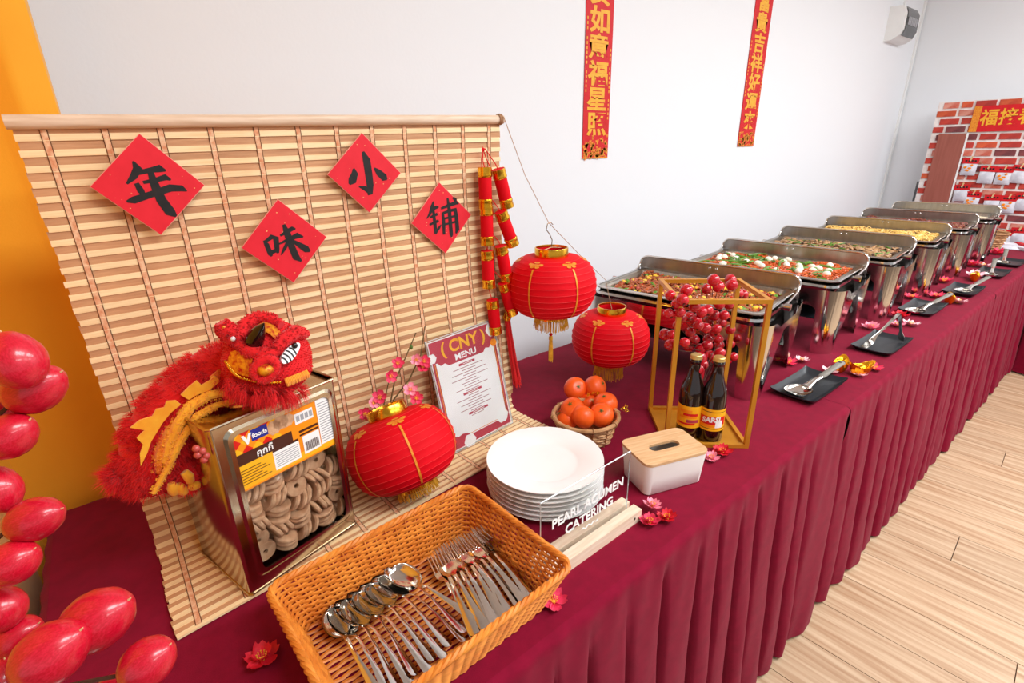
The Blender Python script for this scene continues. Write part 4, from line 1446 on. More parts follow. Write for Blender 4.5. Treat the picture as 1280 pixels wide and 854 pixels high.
# ------------------------------------------------------------------ plates
pm = MB().lathe([(0, .004), (.066, .004), (.074, .006), (.086, .0125), (.122, .0175), (.1265, .0185), (.1268, .0165), (.123, .0145), (.088, .0085), (.076, .0010), (.068, 0), (.064, .0015), (0, .0015)], 64)
plm = pm.mesh('dinner_plate', 'porcelain', angle=60)
for k in range(7):
    lab_ = ['white dinner plate at the bottom of the stack'] + ['white dinner plate inside the stack'] * 5 + ['white dinner plate on top of the stack']
    o = inst('dinner_plate', plm, None, (0.634 + rnd(-.0015, .0015), 0.700 + rnd(-.0015, .0015), TZ + .0008 + k * .0108), (0, 0, rnd(0, 6)))
    tag(o, lab_[k], 'plate', 'stacked dinner plates')

# ------------------------------------------------------------------ acrylic sign in a wooden block
sg0 = Vector((0.585, 0.523, TZ))
SGA = math.radians(1.0)
sg = thing('acrylic_sign', sg0, 'clear acrylic sign with white lettering in a pale wooden block', 'sign', rot=(0, 0, SGA))
SW, SD, SH = 0.260, 0.052, 0.026
wd = MB()
wd.box((0, -.0155, SH / 2), (SW, .021, SH))
wd.box((0, .0155, SH / 2), (SW, .021, SH))
wd.box((0, 0, .006), (SW, .012, .012))
wd.build('wooden_base', 'pale_wood_y', sg, smooth=False)
MB().tube([(SW / 2 - .022, -.0262, .014), (SW / 2 - .022, -.0255, .014)], .0032, 12).build('peg_hole', 'dark_slot', sg)
MB().box((-.005, 0.0, .012 + .0725), (.236, .004, .145)).build('acrylic_panel', 'acrylic', sg, smooth=False)
MB().tube([(-.123, 0, .014), (-.123, 0, .157), (.113, 0, .157), (.113, 0, .014)], .0013, 4).build('panel_edge_glint', 'acrylic_edge_glint', sg, smooth=False)  # pale tube imitates the light in the sign's edges
def stext(s, size, x, z, bold):
    inst('lettering', text_mesh(s, size, 'label_white', bold, .0004), sg, mx=Matrix.Translation((x, -.0026, z)) @ RX90)
stext('PEARL ACUMEN', 0.027, -.002, .098, .0006)
stext('CATERING', 0.027, .0, .068, .0006)
sq = MB()
sq.tube([(-.022 + q * .0028, -.0028, .046 + .0025 * math.sin(q * 1.2)) for q in range(17)], .0012, 5)
sq.build('squiggle', 'label_white', sg)

# ------------------------------------------------------------------ tissue box
tb0 = Vector((0.772, 0.534, TZ))
tba = math.atan2(-.049, .148)
tb = thing('tissue_box', tb0, 'white tissue box with a wooden lid and an oval slot', 'tissue box', rot=(0, 0, tba))
BW, BD, BHH = .160, .108, .078
def shell(x0, x1, y0, y1, z0, z1, r0, r1, name, m, parent):
    mb = MB()
    n = 6
    k = 4 * (n + 1)
    def rg(ins, z, r):
        return [(p[0], p[1], z) for p in rrect(x0 + ins, x1 - ins, y0 + ins, y1 - ins, r, n)]
    R_ = [rg(.010, z0, r0), rg(.006, z0 + .003, r0), rg(0.003, z1 * .5, r1), rg(0, z1, r1), rg(.003, z1, r1 * .9), rg(.007, z0 + .006, r0)]
    vs = sum(R_, [])
    fs = [(j * k + i, j * k + (i + 1) % k, (j + 1) * k + (i + 1) % k, (j + 1) * k + i) for j in range(5) for i in range(k)]
    fs.append(tuple(reversed(range(k))))
    fs.append(tuple(range(5 * k, 6 * k)))
    mb.add(vs, fs)
    return mb.build(name, m, parent, angle=50)
shell(0, BW, 0, BD, 0, BHH, .014, .016, 'box_body', 'white_plastic', tb)
ld = MB()
outer = rrect(-.001, BW + .001, -.001, BD + .001, .017, 6)
inner = rrect(BW / 2 - .038, BW / 2 + .038, BD / 2 - .0125, BD / 2 + .0125, .0124, 6)
k = len(outer)
for z, sgn in ((BHH + .0005, -1), (BHH + .0065, 1)):
    ld.add([(p[0], p[1], z) for p in outer] + [(p[0], p[1], z) for p in inner], [(i, (i + 1) % k, k + (i + 1) % k, k + i) for i in range(k)])
for pl in (outer, inner):
    ld.add([(p[0], p[1], BHH + .0005) for p in pl] + [(p[0], p[1], BHH + .0065) for p in pl], [(i, (i + 1) % k, k + (i + 1) % k, k + i) for i in range(k)])
ld.build('wooden_lid', 'oak_lid', tb, smooth=False)

# ------------------------------------------------------------------ basket of mandarins
ob = Vector((0.866, 0.800, TZ))
ok_ = thing('mandarin_basket', ob, 'small round woven bamboo basket holding mandarin oranges', 'basket')
w_ = MB()
def bsk_r(f):
    return lerp(.064, .082, f ** .8)
NB = 26
for q in range(NB):
    a = 2 * PI * q / NB
    pts = []
    for k in range(8):
        f = k / 7
        e = .0014 * (1 if (k + q) % 2 else -1)
        sq_ = 1 + (.10 * math.cos(4 * a) * (1 - f))
        r = (bsk_r(f) + e) * sq_
        pts.append((r * math.cos(a), r * math.sin(a), .002 + f * .058))
    w_.tube(pts, .0048, 4, flat=.22)
for k in range(6):
    f = (k + .5) / 7
    pts = []
    for q in range(NB * 2):
        a = 2 * PI * q / (NB * 2)
        e = .0014 * (-1 if (k + q // 2) % 2 else 1)
        sq_ = 1 + (.10 * math.cos(4 * a) * (1 - f))
        r = (bsk_r(f) + e) * sq_
        pts.append((r * math.cos(a), r * math.sin(a), .002 + f * .058))
    w_.tube(pts, .0034, 4, closed=True, flat=1.0)
w_.lathe([(0, .002), (.066, .002), (.066, .004), (0, .004)], 24)
w_.build('weave', 'bamboo_basket', ok_)['kind'] = 'stuff'
rm_ = MB().tube([(.084 * math.cos(a), .084 * math.sin(a), .060) for a in [2 * PI * q / 40 for q in range(40)]], .0055, 8, closed=True)
for q in range(8):
    a = 2 * PI * q / 8 + .2
    c = Vector((.084 * math.cos(a), .084 * math.sin(a), .060))
    e1 = Vector((math.cos(a), math.sin(a), 0))
    rm_.tube([c + e1 * .0068 * math.cos(b) + Vector((0, 0, .0068 * math.sin(b))) for b in [2 * PI * g / 10 for g in range(10)]], .0014, 5, closed=True)
rm_.build('rim', 'bamboo_basket', ok_)
bw_ = MB()
c = at_z(780, 511, .058) - ob
for a in (0.4, 1.3, 2.6, 4.0, 5.2):
    d = Vector((math.cos(a) * .5 + .4, math.sin(a) * .4 - .2, math.sin(a) * .6)) * .016
    n2 = d.orthogonal().normalized() * .004
    bw_.tube([c - Vector((.010, -.004, 0)), c + d * .4 + n2, c + d, c + d * .5 - n2, c], .0016, 5, flat=.4)
bw_.build('gold_bow', 'gold_foil', ok_)
om = MB()
om.lathe([(.0006, .0215), (.004, .0205), (.010, .0212), (.018, .0185), (.0245, .011), (.0265, .001), (.0245, -.010), (.018, -.0185), (.009, -.0222), (.0006, -.0225)], 24)
ome = om.mesh('mandarin', 'orange_peel', angle=80)
cal = MB()
for q in range(5):
    a = 2 * PI * q / 5
    cal.add([(0, 0, .0218), (.003 * math.cos(a - .4), .003 * math.sin(a - .4), .0222), (.006 * math.cos(a), .006 * math.sin(a), .0220), (.003 * math.cos(a + .4), .003 * math.sin(a + .4), .0222)], [(0, 1, 2, 3)])
cal.tube([(0, 0, .021), (0, 0, .0245)], .0014, 6)
cme = cal.mesh('calyx', 'leaf_green')
for i, (px, py, z, lab_) in enumerate([(716, 512, .062, 'mandarin orange at the basket rim on the lantern side, top tier'), (719, 486, .078, 'mandarin orange at the back of the basket, away from the gold bow'), (744, 484, .082, 'mandarin orange topmost at the back of the basket'), (757, 505, .066, 'mandarin orange at the basket rim beside the gold bow'), (752, 519, .058, 'mandarin orange at the front of the basket under the bow side'), (729, 521, .056, 'mandarin orange at the front middle of the basket, creased skin'), (708, 524, .036, 'mandarin orange sunk low at the front rim of the basket'), (735, 505, .040, 'mandarin orange sunk in the middle of the basket under the gold sticker')]):
    o = thing('mandarin', at_z(px, py, z), lab_, 'mandarin', 'mandarins in the bamboo basket', rot=(rnd(-.8, .8), rnd(-.8, .8), rnd(0, 6)))
    o.scale = (1.22,) * 3
    inst('fruit', ome, o)
    inst('calyx', cme, o)
gs = MB()
for (px, py) in ((736, 497), (742, 494), (748, 495)):
    p = at_z(px, py, .072)
    gs.add([p + Vector((-.008, 0, .004)), p + Vector((0, -.007, .010)), p + Vector((.008, 0, .005)), p + Vector((0, .006, .014))], [(0, 1, 2, 3)])
    gs.add([p + Vector((-.006, .004, .001)), p + Vector((0, -.004, .012)), p + Vector((.006, .004, .012)), p + Vector((0, .006, .002))], [(0, 1, 2, 3)])
tag(gs.build('foil_bow', 'gold_foil', smooth=False, fix=False), 'crumpled gold foil bow on top of the mandarins', 'bow')

# ------------------------------------------------------------------ gold frame stand with bottles and berries
FA, FB, FC_, FD = Vector((1.108, .775, TZ)), Vector((.982, .632, TZ)), Vector((1.128, .500, TZ)), Vector((1.254, .643, TZ))
fr0 = (FA + FB + FC_ + FD) / 4
gf = thing('frame_stand', fr0, 'tall square gold metal frame stand holding two dark bottles', 'frame stand')
FH = .385
cs = [p - fr0 for p in (FA, FB, FC_, FD)]
ang = math.atan2(cs[2].y - cs[1].y, cs[2].x - cs[1].x)
bs = .0105
for i, p in enumerate(cs):
    MB().box(p + Vector((0, 0, FH / 2)), (bs, bs, FH), (0, 0, ang)).build('post', 'brass_frame', gf, smooth=False)
    q = cs[(i + 1) % 4]
    d = q - p
    for z in (bs / 2, FH - bs / 2):
        MB().box((p + q) / 2 + Vector((0, 0, z)), (d.length - bs, bs * .96, bs * .96), (0, 0, math.atan2(d.y, d.x))).build('rail', 'brass_frame', gf, smooth=False)
MB().prism([(p.x * .98, p.y * .98) for p in cs], .0005, .003).build('base_plate', 'brass_frame', gf, smooth=False)
def bottle(px, py, label, kind):
    p = at_z(px, py, .004)
    t = thing('bottle', (p.x, p.y, TZ + .0035), label, 'bottle', 'dark soda bottles in the gold frame')
    prf = [(0, .002), (.026, .001), (.0300, .004), (.0305, .010), (.0305, .112), (.0295, .128), (.0250, .148), (.0180, .166), (.0140, .184), (.0128, .200), (.0128, .206), (.0142, .207), (.0142, .213), (.0126, .214), (.0126, .219)]
    MB().lathe(prf + [(0, .219)], 32).build('glass_body', 'cola_glass', t, angle=60)
    cp = MB()
    cp.lathe([(0, .2265), (.0120, .2262), (.0138, .2245), (.0142, .220), (.0152, .2165), (.0140, .2165)], 42)
    cp.build('crown_cap', 'cap_gold', t)
    return t
mat('cola_glass', (26, 9, 5), 0.07, var=(34, 12, 6), vscale=12, coat=0.6, spec=0.6)
mat('cap_gold', (222, 186, 112), 0.35, 0.7, var=(206, 168, 92), vscale=30)
def band(t, name, m, z0, z1, a0, a1, r=.0309, n=20):
    mb = MB().grid(lambda u, v: (r * math.cos(lerp(a0, a1, u)), r * math.sin(lerp(a0, a1, u)), lerp(z0, z1, v)), n, 1)
    return mb.build(name, m, t, fix=False)
b1 = bottle(886, 547, 'dark soda bottle with a yellow and red SARSI label', 0)
fa = math.atan2(-b1.location.y, -b1.location.x)
lbb = band(b1, 'bottle_label', 'label_yellow', .036, .096, fa - 2.2, fa + 2.2)
band(b1, 'label_stripe', 'label_red', .052, .076, fa - 1.25, fa + 1.25, .0311)
band(b1, 'label_line', 'label_brown', .088, .0895, fa - 1.6, fa + 1.6, .0311)
band(b1, 'label_line', 'label_brown', .042, .0435, fa - 1.6, fa + 1.6, .0311)
band(b1, 'label_stripe', 'label_orange', .047, .054, fa - 1.0, fa + .5, .0312)
band(b1, 'label_tag', 'label_white', .046, .066, fa + .35, fa + .95, .0313)
def wrap_text(t, s, size, z, a_c, r, m, bold, slope=0.0):
    me = text_mesh(s, size, m, bold, .0002)
    for v in me.vertices:
        x, y, dz = v.co
        a = a_c + x / r
        v.co = ((r + dz) * math.cos(a), (r + dz) * math.sin(a), z + y + slope * x)
    inst('lettering', me, t)
wrap_text(b1, 'SARSI', .0185, .067, fa + .02, .0316, 'label_white', .0007, .12)
b2 = bottle(859, 543, 'dark soda bottle with an orange scroll label beside the gold post', 1)
fa2 = math.atan2(-b2.location.y, -b2.location.x)
band(b2, 'bottle_label', 'label_yellow', .036, .096, fa2 - 2.2, fa2 + 2.2)
for (z, a, w, h, m) in ((.082, -.3, .5, .008, 'label_orange'), (.073, .1, .6, .007, 'label_red'), (.066, -.1, .7, .006, 'label_orange'), (.055, .3, .5, .009, 'menu_rose'), (.047, -.2, .7, .005, 'label_red')):
    band(b2, 'label_scroll', m, z - h / 2, z + h / 2, fa2 + a - w, fa2 + a + w, .0311)
# berries in the frame
bq0 = at_z(872, 520, .004)
bq = thing('berry_spray', (bq0.x, bq0.y, TZ + .0035), 'spray of small glossy red berries standing inside the gold frame', 'berries')
bo = Vector(bq.location)
stm = MB()
bmesh_ = MB().lathe([(.0006, .0098), (.003, .0092), (.0085, .0065), (.0104, .0), (.0088, -.0062), (.0045, -.0092), (.0016, -.0086), (.0010, -.0082)], 14)
bme = bmesh_.mesh('berry', 'berry_red', angle=80)
crown = MB()
for q in range(5):
    a = 2 * PI * q / 5
    crown.tube([(.0008 * math.cos(a), .0008 * math.sin(a), -.0082), (.0022 * math.cos(a), .0022 * math.sin(a), -.0115)], .0004, 3)
crm = crown.mesh('calyx', 'twig')
top_c = Vector((0, 0, .19))
BPX = [(838, 369), (858, 363), (853, 375), (883, 361), (892, 350), (898, 358), (913, 350), (915, 356), (923, 367), (929, 368), (899, 380), (911, 381), (836, 392), (850, 390), (847, 407), (840, 418), (831, 418), (838, 431), (863, 415), (861, 434), (856, 428), (877, 390), (870, 400), (884, 388), (893, 394), (873, 407), (882, 410), (886, 400), (902, 403), (896, 411), (913, 412), (885, 424), (898, 424), (899, 431), (913, 430), (900, 441), (909, 450), (917, 446), (888, 444), (875, 447), (873, 462), (879, 456), (862, 395), (893, 415), (884, 432), (868, 383), (905, 394), (852, 397), (846, 380), (868, 425), (876, 436), (892, 448)]
for i, (px, py) in enumerate(BPX):
    dyy = rnd(-.035, .035)
    p = at_y(px, py, bo.y - .012 + dyy) - bo
    jn = Vector((p.x * .25, p.y * .25, max(.10, p.z - .06)))
    o = inst('berry', bme, bq, p, (rnd(-1.2, 1.2), rnd(-1.2, 1.2), rnd(0, 6)), rnd(1.2, 1.45))
    inst('calyx', crm, o)
    stm.tube([jn, jn.lerp(p, .6) + Vector((0, 0, -.008)), p], .0008, 4)
stm.tube([(0, 0, .001), (.004, .002, .10), (0, 0, .2), (.015, -.005, .30)], [.0028, .0026, .0022, .0012], 6)
stm.tube([(0, 0, .08), (-.02, .01, .18), (-.05, .01, .27)], [.002, .0016, .001], 5)
stm.build('stems', 'twig', bq)
hl_ = MB()
A, B, C3 = at_y(868, 488, bo.y - .02) - bo, at_y(878, 456, bo.y - .02) - bo, at_y(884, 440, bo.y - .02) - bo
hl_.tube([A, A.lerp(B, .5) + Vector((-.006, 0, 0)), B, C3], [.003, .012, .011, .003], 8, flat=.25)
hl_.tube([A + Vector((.006, 0, 0)), A.lerp(B, .5) + Vector((.012, 0, .0)), B + Vector((.010, 0, 0))], [.003, .008, .003], 8, flat=.25)
hl_.build('red_leaf', 'petal_red', bq)
# ------------------------------------------------------------------ steel food warmers
CHX, CHY = 0.198, 0.305          # half sizes of the stand
CHZ = 0.256
XC0, PITCH, YC = 1.502, 0.556, 0.925
WROT, WZS = math.radians(5.5), 0.915
def WRK(k):
    return math.radians(10) if k == 0 else WROT
def frame_wall(u, hx=CHX, hy=CHY, r=.055):
    return rr_pt(u, hx, hy, r)
def chafer_stand_mesh():
    mb = MB()
    NU = 420
    tot = 4 * (CHX + CHY) - 8 * .055 + 2 * PI * .055
    vs, fs = [], []
    NV = 7
    for i in range(NU):
        p, n = rr_pt(i / NU, CHX, CHY, .055)
        long_side = abs(n.x) > .70
        # distance from the corner along the side
        if abs(n.x) > .999:
            d = CHY - .055 - abs(p.y)
            half = CHY - .055
        elif abs(n.y) > .999:
            d = CHX - .055 - abs(p.x)
            half = CHX - .055
        else:
            d = 0
            half = .2
        leg_w = .014 if abs(n.x) > .999 else .004
        ztop = CHZ
        if abs(n.x) > .999:
            arch = .192
        else:
            arch = .135
            if abs(n.y) > .999:
                ztop = CHZ - .026 * min(1, max(0, d - .0) / .06) ** 1.5
        if d <= leg_w:
            zl = 0.0
        elif abs(n.y) > .999:
            zl = .205 * min(1, (d - leg_w) / .11) ** .8
        else:
            q = min(1, (d - leg_w) / .035)
            zl = arch - .035 * (1 - math.sqrt(max(0, 1 - (1 - q) ** 2))) if d - leg_w > .001 else 0
        for j in range(NV + 1):
            z = lerp(zl, ztop, j / NV)
            fl_ = .010 * (1 - z / CHZ)
            vs.append((p.x - n.x * fl_, p.y - n.y * fl_, z))
    for i in range(NU):
        i2 = (i + 1) % NU
        za, zb = vs[i * (NV + 1)][2], vs[i2 * (NV + 1)][2]
        for j in range(NV):
            fs.append((i * (NV + 1) + j, i2 * (NV + 1) + j, i2 * (NV + 1) + j + 1, i * (NV + 1) + j + 1))
    mb.add(vs, fs)
    return mb.mesh('stand', 'steel', angle=50)
def loop_sheet(mb, specs, n=96):
    """specs: list of (hx, hy, r, z): skins consecutive rounded rectangles"""
    vs = []
    for (hx, hy, r, z) in specs:
        for i in range(n):
            # sample by equal angle share per side so that rings line up
            k = i / n * 4
            s = int(k)
            f = k - s
            p, _ = rr_pt_side(s, f, hx, hy, r)
            vs.append((p.x, p.y, z))
    fs = []
    for a in range(len(specs) - 1):
        for i in range(n):
            fs.append((a * n + i, a * n + (i + 1) % n, (a + 1) * n + (i + 1) % n, (a + 1) * n + i))
    mb.add(vs, fs)
def rr_pt_side(s, f, hx, hy, r):
    """side s (0 bottom,1 right,2 top,3 left), each: straight 60% then corner 40% of f"""
    st = [((-hx + r, -hy), (1, 0), 2 * (hx - r), (hx - r, -hy + r), -PI / 2), ((hx, -hy + r), (0, 1), 2 * (hy - r), (hx - r, hy - r), 0),
          ((hx - r, hy), (-1, 0), 2 * (hx - r), (-hx + r, hy - r), PI / 2), ((-hx, hy - r), (0, -1), 2 * (hy - r), (-hx + r, -hy + r), PI)][s % 4]
    if f <= .6:
        q = f / .6
        return Vector((st[0][0] + st[1][0] * st[2] * q, st[0][1] + st[1][1] * st[2] * q)), None
    a = st[4] + (f - .6) / .4 * PI / 2
    return Vector((st[3][0] + r * math.cos(a), st[3][1] + r * math.sin(a))), None
mat('steel_lid', (150, 148, 146), 0.22, 1.0, var=(138, 136, 134), vscale=8)
st_me = chafer_stand_mesh()
wp = MB()
loop_sheet(wp, [(.172, .268, .03, .272), (.180, .276, .035, .271), (.182, .278, .036, .262), (.174, .268, .03, .258), (.168, .262, .03, .21), (.150, .245, .03, .190), (.01, .01, .005, .188)])
wp_me = wp.mesh('water_pan', 'steel', angle=50)
fp = MB()
PZ = .288
loop_sheet(fp, [(.174, .274, .026, PZ - .006), (.176, .276, .028, PZ - .002), (.174, .274, .027, PZ), (.158, .258, .024, PZ), (.154, .254, .026, PZ - .004), (.146, .246, .034, PZ - .030), (.138, .238, .04, PZ - .060), (.01, .01, .005, PZ - .062)])
fp_me = fp.mesh('food_pan', 'steel_satin', angle=50)
fr_ = MB()
loop_sheet(fr_, [(.1765, .2765, .028, PZ - .004), (.1785, .2785, .029, PZ - .001), (.1765, .2765, .028, PZ + .0012), (.170, .270, .026, PZ + .0012)])
fr_me = fr_.mesh('pan_rim', 'steel', angle=60)
# rolled-back lid: an arc shell below and behind the pan, its rim standing proud
ld_ = MB()
AX = .268
RL = .186
def lid_pt(a, y, r=RL):
    return (r * math.cos(a), y, AX + r * math.sin(a))
A0, A1 = math.radians(-2), math.radians(-62)
HYL = .284
def lidfn(off):
    def fn(u, v):
        a = lerp(A0, A1, u)
        y = lerp(-HYL, HYL, v)
        e = max(0, abs(y) - (HYL - .03)) / .03
        cut = .030 * e * e * max(0, 1 - u * 6)
        return (lid_pt(a, y, RL - off)[0], y, lid_pt(a, y, RL - off)[2] - cut)
    return fn
ld_.grid(lidfn(0), 16, 24)
ld_.grid(lidfn(.003), 16, 24)
for sy in (-1, 1):
    pts = [(.012, sy * HYL, AX)] + [lid_pt(lerp(A0 - .12, A1, k / 14), sy * HYL) for k in range(15)]
    ld_.add(pts, [(0, i, i + 1) for i in range(1, 15)])
lid_me = ld_.mesh('roll_lid', 'steel_lid', angle=50)
RC = .034
A0 = math.radians(23)
zt_, xt_ = AX + RL * math.sin(A0), RL * math.cos(A0) - .004
def lid_outline(n=7):
    out = []
    for i in range(n + 1):
        q = PI - i / n * PI / 2
        out.append((-HYL + RC + RC * math.cos(q), zt_ - RC + RC * math.sin(q)))
    return out + [(-p[0], p[1]) for p in reversed(out)]
ol = lid_outline()
rimp = [(.006, -HYL - .003, AX + .006), (.05, -HYL - .002, AX + .010), (xt_ - .035, -HYL, AX + .016), (xt_ - .012, -HYL, AX + .024)]
rimp = rimp + [(xt_, y, z) for y, z in ol] + [(p[0], -p[1], p[2]) for p in reversed(rimp)]
lrm = MB().tube(rimp, .0048, 8).mesh('lid_edge', 'steel', angle=60)
face = [(-HYL, PZ - .035)] + ol + [(HYL, PZ - .035)]
k = len(face)
band_ = MB().add([(xt_ - .001 + (zt_ - z) * .08, y, z) for y, z in face] + [(xt_ + .003 + (zt_ - z) * .08, y, z) for y, z in face], [tuple(range(k)), tuple(reversed(range(k, 2 * k)))] + [(i, (i + 1) % k, k + (i + 1) % k, k + i) for i in range(k)])
bandm = band_.mesh('lid_face', 'lid_satin', fix=True)
kn = MB()
for sy in (-1, 1):
    kn.tube([(.0, sy * (HYL - .035), AX + .004), (.0, sy * (HYL + .006), AX + .004)], .0075, 12)
    kn.tube([(.0, sy * (HYL + .006), AX + .004), (.0, sy * (HYL + .020), AX + .004)], .012, 14)
kn1 = MB().tube([(0, -(HYL - .035), AX + .004), (0, -(HYL + .006), AX + .004)], .0075, 12).tube([(0, -(HYL + .004), AX + .004), (0, -(HYL + .020), AX + .004)], .012, 14).mesh('pivot', 'steel')
hn_ = MB().tube([(-.003, -.03, 0), (-.012, -.03, .004), (-.016, -.024, .006), (-.016, .024, .006), (-.012, .03, .004), (-.003, .03, 0)], .003, 8).mesh('lid_screw', 'steel')
scr = MB().ell((0, 0, 0), (.0022, .0045, .0045), 8, 6).mesh('lid_screw', 'steel')
sh = MB().box((0, 0, .135), (.30, .44, .003)).lathe([(0, .10), (.045, .10), (.045, .045), (.048, .045), (.048, .104), (0, .104)], 20, Matrix.Translation((0, .12, 0)))
tray = MB().box((0, 0, .128), (.31, .50, .0025)).mesh('burner_tray', 'slate_black', smooth=False)
def warmer(k, label):
    t = thing('food_warmer', (XC0 + k * PITCH, YC, TZ), label, 'food warmer', 'steel food warmers in a row', rot=(0, 0, WRK(k)))
    t.scale = (1, 1, WZS)
    inst('stand', st_me, t)
    inst('water_pan', wp_me, t)
    f = inst('food_pan', fp_me, t)
    inst('pan_rim', fr_me, f)
    l = inst('roll_lid', lid_me, t)
    inst('lid_edge', lrm, l)
    inst('lid_face', bandm, l)
    for yy in (-.012, .012):
        inst('lid_screw', scr, l, (xt_ - .003, yy, zt_ - .016))
    inst('pivot', kn1, t)
    inst('pivot', kn1, t, rot=(0, 0, PI))
    inst('burner_tray', tray, t)
    return t
WL = ['steel food warmer with spiced mince, nearest the gold frame', 'steel food warmer with red noodles and quail eggs', 'steel food warmer with brown meat and green herbs', 'steel food warmer with pale yellow noodles', 'steel food warmer with dark red braised chunks', 'steel food warmer with pale creamy food, furthest from the gold frame']
for k in range(6):
    warmer(k, WL[k])
# food
mat('mince', (176, 92, 46), 0.45, var=(120, 54, 26), vscale=55, bump=0.5, bscale=160, coat=.15)
mat('mince_bits', (168, 82, 38), 0.4, island=0.35, coat=.2)
mat('egg_bits', (246, 196, 62), 0.5, island=0.12)
mat('green_bits', (92, 138, 36), 0.4, island=0.25)
mat('red_bits', (206, 52, 24), 0.35, island=0.25)
mat('noodle_red', (214, 96, 34), 0.35, island=0.22, coat=.25)
mat('noodle_base', (186, 70, 26), 0.45, var=(150, 52, 20), vscale=40, bump=.4, bscale=120)
mat('meat_brown', (176, 134, 92), 0.45, island=0.3, coat=.15)
mat('meat_base', (164, 118, 76), 0.5, var=(120, 82, 50), vscale=40, bump=.5, bscale=90)
mat('mushroom_dark', (84, 60, 42), 0.4, island=0.3)
mat('noodle_yellow', (238, 196, 106), 0.4, island=0.15, coat=.15)
mat('noodle_y_base', (222, 172, 84), 0.5, var=(200, 146, 62), vscale=40, bump=.4, bscale=100)
mat('braise_dark', (120, 52, 34), 0.35, island=0.35, coat=.3)
mat('braise_base', (190, 130, 96), 0.5, var=(160, 96, 66), vscale=30, bump=.4, bscale=80)
mat('cream', (226, 212, 186), 0.45, var=(214, 192, 156), vscale=20, bump=.3, bscale=60)
FHX, FHY = .148, .248
def pan_pt():
    return rnd(-FHX + .008, FHX - .008), rnd(-FHY + .008, FHY - .008)
def hgt(x, y, k):
    return PZ - .013 + .007 * math.sin(x * 31 + k) * math.sin(y * 23 + 2 * k) + .004 * math.sin(x * 70 + y * 50)
def food(k, name, label, m_base, layers, cat='food'):
    o0 = Vector((XC0 + k * PITCH, YC, TZ))
    t = thing(name, o0, label, cat, rot=(0, 0, WRK(k)))
    t.scale = (1, 1, WZS)
    MB().grid(lambda u, v: (lerp(-FHX, FHX, u) * .985, lerp(-FHY, FHY, v) * .985, hgt(lerp(-FHX, FHX, u), lerp(-FHY, FHY, v), k) - (.004 if 0 < u < 1 and 0 < v < 1 else .03)), 30, 44).build('food_bed', m_base, t, fix=False)
    for (nm, m, fn, n) in layers:
        mb = MB()
        for _ in range(n):
            x, y = pan_pt()
            fn(mb, x, y, hgt(x, y, k))
        mb.build(nm, m, t, fix=False)['kind'] = 'stuff'
    return t
def bit(sx, sy, sz):
    def fn(mb, x, y, z):
        s = rnd(.7, 1.3)
        mb.ell((x, y, z + sz * .3), (sx * s, sy * s * rnd(.7, 1.2), sz * s), 6, 4, rot=(rnd(-.6, .6), rnd(-.6, .6), rnd(0, 3)))
    return fn
def strand(L, r, lift=.006):
    def fn(mb, x, y, z):
        a = rnd(0, 6.28)
        pts = []
        c = rnd(-2.5, 2.5)
        for q in range(6):
            f = q / 5
            px_, py_ = x + L * (f - .5) * math.cos(a + c * f), y + L * (f - .5) * math.sin(a + c * f)
            px_, py_ = max(-FHX + .004, min(FHX - .004, px_)), max(-FHY + .004, min(FHY - .004, py_))
            pts.append((px_, py_, z + lift * math.sin(PI * f) + rnd(-.001, .003)))
        mb.tube(pts, r, 4)
    return fn
def stick(L, r):
    def fn(mb, x, y, z):
        a = rnd(0, 6.28)
        d = Vector((math.cos(a), math.sin(a), rnd(-.2, .35))) * L * rnd(.6, 1.2) / 2
        c = Vector((x * .95, y * .95, z + .006))
        mb.tube([c - d, c + Vector((0, 0, .002)), c + d], [r, r * 1.1, r * .8], 6)
    return fn
food(0, 'spiced_mince', 'brown spiced mince with diced yellow egg and green herbs in the first pan', 'mince', [('mince_bits', 'mince_bits', bit(.006, .005, .004), 2200), ('egg_dice', 'egg_bits', bit(.0085, .008, .006), 85), ('herb_bits', 'green_bits', bit(.010, .006, .004), 130), ('chilli_bits', 'red_bits', bit(.005, .005, .004), 70)])
food(1, 'red_noodles', 'red fried noodles with green beans under the quail eggs', 'noodle_base', [('noodle_strands', 'noodle_red', strand(.045, .0016), 1500), ('bean_pieces', 'green_bits', stick(.060, .0050), 90), ('egg_shreds', 'egg_bits', bit(.007, .005, .004), 40)])
food(2, 'braised_meat', 'sliced brown meat with mushrooms and green onion in a steel pan', 'meat_base', [('meat_slices', 'meat_brown', bit(.016, .011, .005), 420), ('mushroom_slices', 'mushroom_dark', bit(.012, .007, .005), 130), ('onion_stalks', 'green_bits', stick(.04, .003), 45)])
food(3, 'yellow_noodles', 'pale yellow noodles heaped in a steel pan', 'noodle_y_base', [('noodle_strands', 'noodle_yellow', strand(.05, .0026, .012), 800), ('cabbage_bits', 'green_bits', bit(.008, .006, .003), 25)])
food(4, 'braised_chunks', 'dark red braised chunks with pale pieces in a steel pan', 'braise_base', [('chunks', 'braise_dark', bit(.014, .012, .011), 380), ('pale_chunks', 'meat_brown', bit(.012, .010, .007), 120)])
food(5, 'creamy_dish', 'pale creamy dish smoothed out in the last steel pan', 'cream', [('lumps', 'noodle_yellow', bit(.008, .007, .003), 60)])
eg = MB().ell((0, 0, 0), (.0125, .0125, .016), 14, 10).mesh('quail_egg', 'egg_white')
rg = random.Random(3)
EP = []
while len(EP) < 26:
    x, y = rg.uniform(-.125, .125), rg.uniform(-.22, .22)
    if all((x - a) ** 2 + (y - b) ** 2 > .030 ** 2 for a, b in EP):
        EP.append((x, y))
